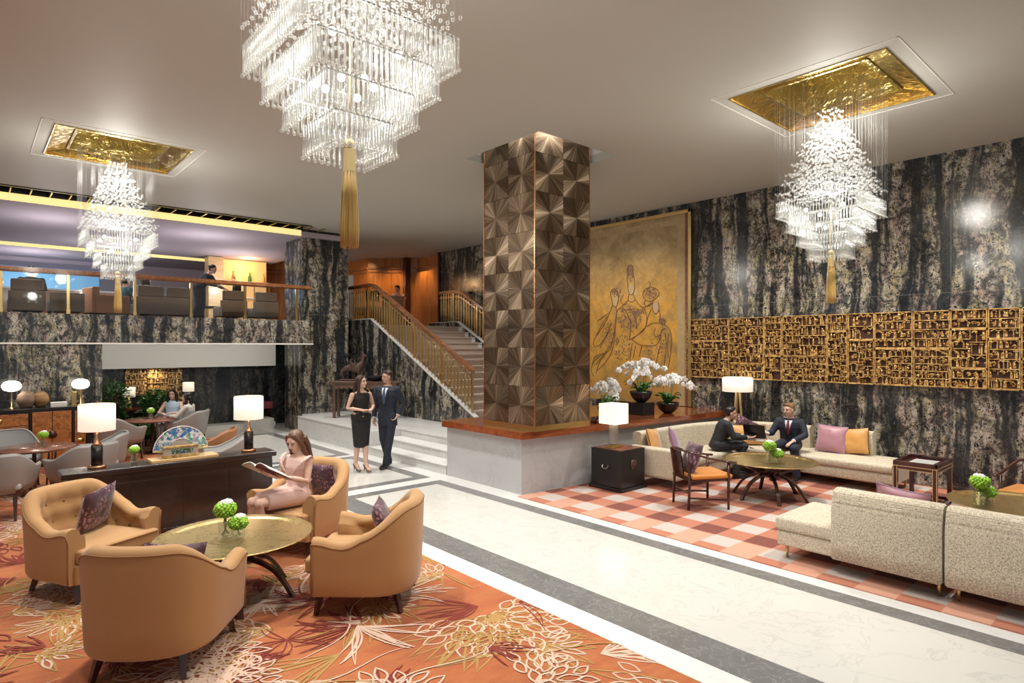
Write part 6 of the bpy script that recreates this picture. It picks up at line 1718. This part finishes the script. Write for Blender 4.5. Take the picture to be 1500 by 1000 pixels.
# the woman with the magazine
J = dict(SEAT); J.update(pel=(.02,0,.565), nk=(-.01,0,.985), hd=(.040,0,1.125), pitch=.42, yaw=.20, elL=(.06,.215,.735), elR=(.06,-.225,.735), wrL=(.27,.135,.80), wrR=(.27,-.150,.80), hdL=(.45,-.35,.30), hdR=(.45,.35,.30), pnL=(.25,-.1,.9), pnR=(.25,.1,.9), cuL=.35, cuR=.35,
         knL=(.50,.045,.565), knR=(.50,-.075,.565), anL=(.46,.02,.13), anR=(.44,-.09,.13), heel=.05)
wp = (2.66, 6.43, .012); wr_ = fdir(-.97, -.28)
t, HM, P = person('young woman in a pale pink dress, seated in a tan armchair reading a magazine', wp, wr_, J, 'dress', PINK, None, None, SKIN2, 'long', HC, 1.0, .0055, True, shoe=NUDE)
for s in (-1, 1):
    m = MB()   # ruffle over each shoulder
    cv = catmull([(.10, s*.060, .80), (.115, s*.105, .87), (.08, s*.150, .945), (0, s*.172, .985), (-.07, s*.145, .95)], 8); n = len(cv)
    vs = []
    for i, p in enumerate(cv):
        w = .045*math.sin(PI*(i+.7)/(n+.4)); wv = .010*math.sin(i*1.9)
        vs += [p, p+V(.010+wv, s*w*.6, -.004+w*.25), p+V(.012-wv, s*w*1.1, -w*.25)]
    m.add(vs, [(i*3+j, (i+1)*3+j, (i+1)*3+j+1, i*3+j+1) for i in range(n-1) for j in range(2)], 0, True); o = m.build('shoulder_ruffle', PINK, t); sm = o.modifiers.new('s', 'SOLIDIFY'); sm.thickness = .004
m = MB(); m.tube([(.112*math.cos(a)*1.0-.01, .14*math.sin(a), .71) for a in [k*2*PI/30 for k in range(30)]], .006, 6, closed=True); m.build('waist_seam', PINK, t)
m = MB(); m.ball((-.005, .083, -.042), .008, 10, 8, 0, HM); m.ball((-.005, -.083, -.042), .008, 10, 8, 0, HM); m.build('pearl_earrings', PEARL, t)
t = thing('open_magazine', 'open magazine held by the woman in the pale pink dress', 'magazine', at_local(wp, wr_, (.40, -.01, .86+.012)), wr_)
for s, nm in ((1, 'left_pages'), (-1, 'right_pages')):
    m = MB(); m.grid(lambda u, v: (-.02+(v-.5)*.29*.93+.0, s*u*.215, .10*(v-.5)*2*.75+.045*math.sin(PI*u**.7)*.9), 14, 8); o = m.build('page_block', M['paper'], t); sm = o.modifiers.new('s', 'SOLIDIFY'); sm.thickness = .006
    m = MB(); m.grid(lambda u, v: (-.02+(v-.5)*.29*.95, s*u*.219, -.007+.10*(v-.5)*2*.75+.045*math.sin(PI*u**.7)*.9), 14, 8); o = m.build('cover', [plain('maroon_cover', (.13,.02,.03,1), .35), plain('grey_photo_cover', (.40,.40,.38,1), .35)][0 if s > 0 else 1], t); sm = o.modifiers.new('s', 'SOLIDIFY'); sm.thickness = .002
    m = MB(); m.grid(lambda u, v: (-.02+(v-.5)*.25, s*(.04+u*.15), .0045+.10*(v-.5)*1.30+.045*math.sin(PI*(.19+u*.70)**.7)*.9), 9, 6); o = m.build('printed_picture', plain('magazine_photo', (.22,.16,.12,1), .4, var=.7, vscale=25), t)

# the standing couple
fa = face_dir(-.30, .95)
J = dict(pel=(0,0,.93), nk=(.0,0,1.44), hd=(.015,0,1.60), yaw=-.62, pitch=.06, stand=1, elL=(-.05,.275,1.14), elR=(-.01,-.265,1.13), wrL=(.03,.215,.93), wrR=(.05,-.245,.87), hdL=(.3,-.5,-.8), pnL=(.4,-.9,0), hdR=(.15,.05,-1), pnR=(.2,1,0), thR=-1, thL=1, cuL=.6, cuR=.35,
         knL=(.06,.065,.50), knR=(.03,-.07,.50), anL=(.10,.015,.085), anR=(-.10,-.03,.095))
man, HMm, _ = person('standing man in a dark navy suit and blue tie, one hand in his pocket', (5.60, 9.62, 0.003), fa, J, 'suit', NAVY, None, TIEB, SKIN, 'short', HB, 1.0, .0075)
fb = face_dir(.62, .72)
J = dict(pel=(0,0,.97), nk=(-.01,0,1.38), hd=(.01,0,1.53), yaw=.45, pitch=-.04, stand=1, elL=(-.02,.24,1.12), elR=(-.03,-.235,1.10), wrL=(.16,.13,1.08), wrR=(.17,-.03,1.06), hdL=(.5,-.6,.1), hdR=(.5,.7,.15), pnL=(.5,0,-.8), pnR=(.3,.2,-.9), cuL=.7, cuR=.75,
         knL=(.03,.055,.52), knR=(-.02,-.055,.53), anL=(.09,.045,.155), anR=(-.08,-.06,.155), heel=.075)
wm, _, _ = person('standing woman in a sleeveless black knee-length dress with long dark hair', (5.07, 9.60, 0.003), fb, J, 'dress', BLKD, None, None, SKIN2, 'long', HB, 1.0, .007, True, shoe=NUDE)
t = thing('shoulder_bag', 'small black shoulder bag with gold chain hanging at the side of the woman in black', 'bag', (5.07, 9.60, .003), fb)
m = MB(); m.box(.09, .145, -.15, .07, .90, 1.03); m.build('bag_body', M['black'], t, bevel=.015, segs=3)
m = MB(); m.tube(catmull([(.12, .07, 1.02), (.115, .13, 1.20), (.02, .155, 1.37), (-.07, .12, 1.40), (-.12, .0, 1.2), (-.02, -.185, 1.05), (.10, -.14, 1.02)], 6), .004, 6); m.cbox((.149, -.04, .96), (.006, .03, .02)); m.build('gold_chain', M['brass'], t)

# the two men on the corner sofa
f1 = face_dir(.97, .12)
J = dict(SEAT); J.update(pel=(0,0,.56), nk=(.17,0,.98), hd=(.245,0,1.10), yaw=-.10, pitch=.02, elL=(.22,.23,.72), elR=(.24,-.22,.72), wrL=(.46,.10,.70), wrR=(.50,-.06,.70), hdL=(1,-.2,.0), hdR=(1,.1,.05), pnL=(0,0,1), pnR=(0,0,1), cuL=.25, cuR=.2, thL=1, thR=-1, knL=(.44,.11,.56), knR=(.44,-.10,.56), anL=(.36,.12,.095), anR=(.28,-.12,.095))
man1 = person('seated man in a charcoal suit leaning forward on the left part of the corner sofa', (9.20, 5.30, .014), f1, J, 'suit', CHAR, None, plain('silver_tie', (.35,.38,.42,1), .4), SKIN, 'short', HBK, .94, .008)
m = MB(); m.box(-.07, .07, -.04, .04, 0, .01); p = at_local((9.20, 5.30, 0), f1, (.555, .02, .70)); tag(m.build('smartphone', M['black'], None, p, f1, bevel=.002), 'dark phone in the hands of the man leaning forward', 'phone')
f2 = face_dir(-.62, .78)
J = dict(SEAT); J.update(pel=(0,0,.56), nk=(.04,0,1.0), hd=(.09,0,1.14), yaw=-.55, pitch=.08, roll=.05, elL=(.12,.26,.74), elR=(.13,-.27,.74), wrL=(.36,.13,.655), wrR=(.30,-.30,.74), hdL=(.7,-.5,-.35), hdR=(.7,-.5,.3), pnL=(.1,0,-1), pnR=(.2,.3,.9), cuL=.3, cuR=.4, knL=(.45,.17,.55), knR=(.45,-.14,.55), anL=(.42,.2,.095), anR=(.42,-.15,.095))
man2 = person('seated man in a navy suit and dark red tie holding an open black folder', (10.12, 4.50, .014), f2, J, 'suit', NAVY, None, TIER, SKIN2, 'short', HL, .96, .008)
p = at_local((10.12, 4.50, 0), f2, (.46, -.44, .76)); t = thing('black_folder', 'open black folder held between the two seated men', 'folder', p, f2)
m = MB(); m.box(-.012, .0, -.17, .17, -.11, .12, 0, Matrix.Rotation(.35, 4, 'Y')); m.build('cover', M['black'], t)
m = MB(); m.box(-.02, -.013, -.155, .155, -.10, .11, 0, Matrix.Rotation(.35, 4, 'Y')); m.box(-.10, -.09, -.15, .15, -.12, .08, 0, Matrix.Rotation(-.5, 4, 'Y')); m.build('pages', M['paper'], t)
m = MB(); m.tube([(0,0,0), (0,0,.02)], .03, 12); 
# two women at the round wooden table
J = dict(SEAT); J.update(elL=(.12,.25,.72), elR=(.12,-.25,.72), wrL=(.34,.10,.74), wrR=(.34,-.10,.74), hdL=(.5,-.7,0), hdR=(.5,.7,0), yaw=.1)
person('seated woman with shoulder-length black hair and a pale blue sleeveless top, facing us', (3.36, 14.88, .012), fdir(-.55, -.83), J, 'sleeveless', PBLUE, SHIRT, None, SKIN2, 'bob', HBK, .97, .009, True)
J = dict(SEAT); J.update(elL=(.12,.25,.74), elR=(.10,-.26,.72), wrL=(.34,.08,.74), wrR=(.32,-.10,.74), hdL=(.5,-.7,0), hdR=(.5,.7,0), yaw=.35)
person('seated woman in a grey knit top with long black hair, her back to us', (3.40, 13.84, .012), fdir(-.80, .60), J, 'long_sleeve', GREYT, PBLUE, None, SKIN2, 'long', HBK, .97, .009, True)
# reception
J = dict(SEAT); J.update(elL=(.10,.22,.78), elR=(.10,-.22,.78), wrL=(.25,.12,.86), wrR=(.25,-.12,.86), yaw=-.2, pitch=.2)
person('receptionist in a peach blouse seated behind the reception desk', (10.18, 16.90, 2.83), face_dir(-.2, .97), J, 'long_sleeve', PEACH, CHAR, None, SKIN2, 'bun', HB, 1.0, .011, True)
t = thing('stool', 'black stool under the receptionist', 'stool', (10.18, 16.90, 2.70))
m = MB(); m.lathe([(0, .50), (.17, .50), (.18, .53), (.17, .56), (0, .57)], 20); m.build('seat', M['black'], t); m = MB(); m.lathe([(.16, 0), (.16, .02), (.03, .03), (.03, .5), (0, .5)], 16); m.build('pedestal', M['chrome'], t)
# mezzanine guests
def mz(px, Y): x, y, z = WY(px, 470, Y); return (x, y, 2.70)
J = dict(SEAT); J['pel'] = (0, 0, .50)
def low(J, dz): return {k: (v[0], v[1], v[2]-dz) if isinstance(v, tuple) and len(v) == 3 and not k[:2] in ('hd', 'pn', 'kn', 'an') or k == 'hd' else v for k, v in J.items()}
JL = low(SEAT, .08); JL['knL'] = (.44, .1, .50); JL['knR'] = (.44, -.1, .50)
person('guest in dark green seen from behind in the leftmost balcony chair', mz(46, 15.45), PI/2, JL, 'long_sleeve', plain('olive_cloth', (.04,.045,.035,1), .8), CHAR, None, SKIN, 'short', HBK, .90, .011, face=False)
person('guest with dark hair seen from behind just right of the tassel on the mezzanine', mz(213, 15.45), PI/2, JL, 'long_sleeve', GREYT, CHAR, None, SKIN, 'bob', HB, .88, .011, True, face=False)
person('guest in teal seated sideways on the mezzanine behind the tassel', mz(184, 16.2), .6, JL, 'long_sleeve', TEAL, CHAR, None, SKIN, 'short', HBK, .86, .011)
person('guest with dark bobbed hair seen from behind, right of the waitress', mz(347, 15.45), PI/2, JL, 'long_sleeve', SHIRT, CHAR, None, SKIN2, 'bob', HBK, .86, .011, True, face=False)
J = dict(pel=(0,0,.90), nk=(.26,0,1.24), hd=(.36,0,1.36), yaw=0, pitch=.25, stand=0, elL=(.34,.22,.98), elR=(.34,-.22,.98), wrL=(.56,.16,.88), wrR=(.58,-.12,.92), hdL=(1,0,-.1), hdR=(1,0,0), cuL=.4, cuR=.3, knL=(.04,.08,.48), knR=(.02,-.08,.48), anL=(-.04,.08,.09), anR=(-.08,-.08,.09))
person('waitress in dark grey with tied-up hair, bending over a table on the mezzanine', mz(292, 16.0), face_dir(1, .1), J, 'long_sleeve', plain('slate_uniform', (.05,.07,.10,1), .7), CHAR, None, SKIN2, 'bun', HBK, .95, .010, True)
# ------------------------------------------------------------------ camera
cam = bpy.data.cameras.new('camera'); co = bpy.data.objects.new('camera', cam); COL.objects.link(co)
cam.sensor_width = 36; cam.lens = 900/1500*36; cam.shift_y = 7/1500
co.location = (0, 0, CAM_H)
co.rotation_euler = (PI/2, 0, math.atan2(.7474, .6644)-PI/2)
cam.clip_start = .05
bpy.context.scene.camera = co
# ------------------------------------------------------------------ ambient fill added through the world, entering where the hall is unbuilt
w = bpy.data.worlds.new('hall_ambient_fill'); bpy.context.scene.world = w; w.use_nodes = True
bg = w.node_tree.nodes['Background']; bg.inputs[0].default_value = (.97, .98, 1.0, 1); bg.inputs[1].default_value = .42
def light(kind, name, loc, power, col=(1,.94,.85), size=.1, target=None, spot=1.6, blend=.8):
    l = bpy.data.lights.new(name, kind); l.energy = power; l.color = col
    if kind in ('POINT', 'SPOT'): l.shadow_soft_size = size
    if kind == 'SPOT': l.spot_size = spot; l.spot_blend = blend
    if kind == 'AREA': l.shape = 'DISK'; l.size = size
    o = bpy.data.objects.new(name, l); COL.objects.link(o); o.location = loc
    t = Vector(target) if target else Vector((loc[0], loc[1], 0))
    d = t-Vector(loc)
    if d.length > 0: o.rotation_euler = d.to_track_quat('-Z', 'Y').to_euler()
    return o
# fill spots added under the ceiling to light the hall; no fittings there
for x, y, p in ((1.6, 5.6, 260), (.4, 4.2, 120), (2.6, 7.2, 200), (4.6, 3.2, 260), (4.6, 6.4, 240), (4.6, 9.6, 260), (2.2, 9.2, 170), (.6, 8.6, 160), (1.0, 12.6, 200), (4.8, 13.2, 240), (7.0, 13.2, 110),
                (8.3, 4.2, 240), (6.6, 1.6, 240), (9.4, 4.6, 200), (9.6, 1.2, 200), (8.6, 7.2, 150), (6.9, 9.8, 160), (3.0, 2.2, 160)):
    light('SPOT', 'ceiling_fill_spot', (x, y, CZ-.03), p*1.8, (1, .96, .90), .10, spot=2.1, blend=1)
light('SPOT', 'ceiling_fill_spot', (9.4, 12.0, CZ-.03), 260, (1, .94, .86), .08, spot=1.7, blend=1)  # added fill spot that brightens the stair flight
# added fill spots without fittings: marble wall, painting and gilded frieze
for y, p in ((1.2, 200), (2.6, 200), (4.4, 200), (6.0, 170), (8.0, 200), (9.4, 150), (12, 120), (14.2, 100)):
    light('SPOT', 'wall_fill_spot', (9.5, y, CZ-.03), p*.8, (1, .88, .72), .06, (11, y, 2.0), 1.5, 1)
for x in (.5, 2.5, 4.6): light('SPOT', 'wall_fill_spot', (x, 12.9, CZ-.03), 100, (1, .9, .78), .06, (x, 14.35, 1.6), 1.5, 1)  # added fill on the balcony wall
light('SPOT', 'wall_fill_spot', (6.4, 13.4, CZ-.03), 110, (1, .92, .82), .06, (6.9, 15, 2.5), 1.5, 1)  # added fill on the pillar
# column washers in the ceiling tray
for x, y in ((5.9, 6.9), (6.7, 6.05), (7.34, 6.9), (6.7, 7.58)): light('POINT', 'column_tray_light', (x, y, CZ+.36), 2.6, (1, .96, .9), .05)
# light inside each chandelier
for k, zc in (('R', 3.75), ('L', 3.75), ('C', 3.8)):
    x, y = REC[k]
    light('POINT', 'chandelier_light', (x, y, zc), 25, (1, .96, .90), .12)
    light('POINT', 'chandelier_light', (x, y, 4.66), 80, (1, .95, .87), .22)
# mezzanine fill spots and points, added to brighten the lounge; then reception
for x, y, p, c in ((1, 16, 80, (1,.88,.8)), (4, 16, 80, (1,.88,.8)), (2.5, 19, 110, (1,.85,.8)), (5.5, 18.5, 80, (1,.8,.6)), (1, 22, 90, (.9,.92,1))):
    light('SPOT', 'mezzanine_fill_spot', (x, y, 4.85), p*.6, c, .08, spot=2.2, blend=1); light('POINT', 'mezzanine_fill_point', (x+.4, y+.3, 3.9), 55, (1,.93,.95), .08)
for x, y, tx, ty in ((9.3, 17.6, 9.93, 19.0), (10.2, 17.2, 10.5, 17.8), (10.5, 16.6, 11.1, 16.4), (9.2, 19.4, 9.0, 20.7)):
    light('SPOT', 'reception_downlight', (x, y, CZ-.03), 130, (1, .66, .30), .05, (tx, ty, 3.6), 1.5, 1)
light('SPOT', 'niche_fill_spot', (3.47, 16.93, 1.60), 26, (1, .8, .5), .04, (3.47, 17.24, .9), 2.4, 1)  # added spot that brightens the niche carving
for x in (1.8, 3.2, 4.6, 6.0): light('SPOT', 'niche_bulkhead_fill', (x, 14.9, 2.15), 34, (1, .96, .86), .08, (x, 16.9, 1.7), 2.0, 1)  # added fill aimed at the white bulkhead, no fittings modelled
for x in (3, 5): light('SPOT', 'niche_fill_spot', (x, 15.8, 2.18), 40, (1, .9, .75), .05, spot=2.2, blend=1)  # added fill spots under the soffit
sc = bpy.context.scene
sc.view_settings.view_transform = 'Standard'; sc.view_settings.look = 'None'; sc.view_settings.exposure = 0.0; sc.view_settings.gamma = 1
sc.view_settings.use_curve_mapping = False
sc.cycles.max_bounces = 7; sc.cycles.diffuse_bounces = 4; sc.cycles.glossy_bounces = 3; sc.cycles.transmission_bounces = 4; sc.cycles.transparent_max_bounces = 24
sc.cycles.caustics_reflective = False; sc.cycles.caustics_refractive = False
sc.cycles.sample_clamp_indirect = 6; sc.cycles.use_denoising = True

for a in LIGHTS:
    light('POINT', a[0], a[1], a[2], a[3], a[4])
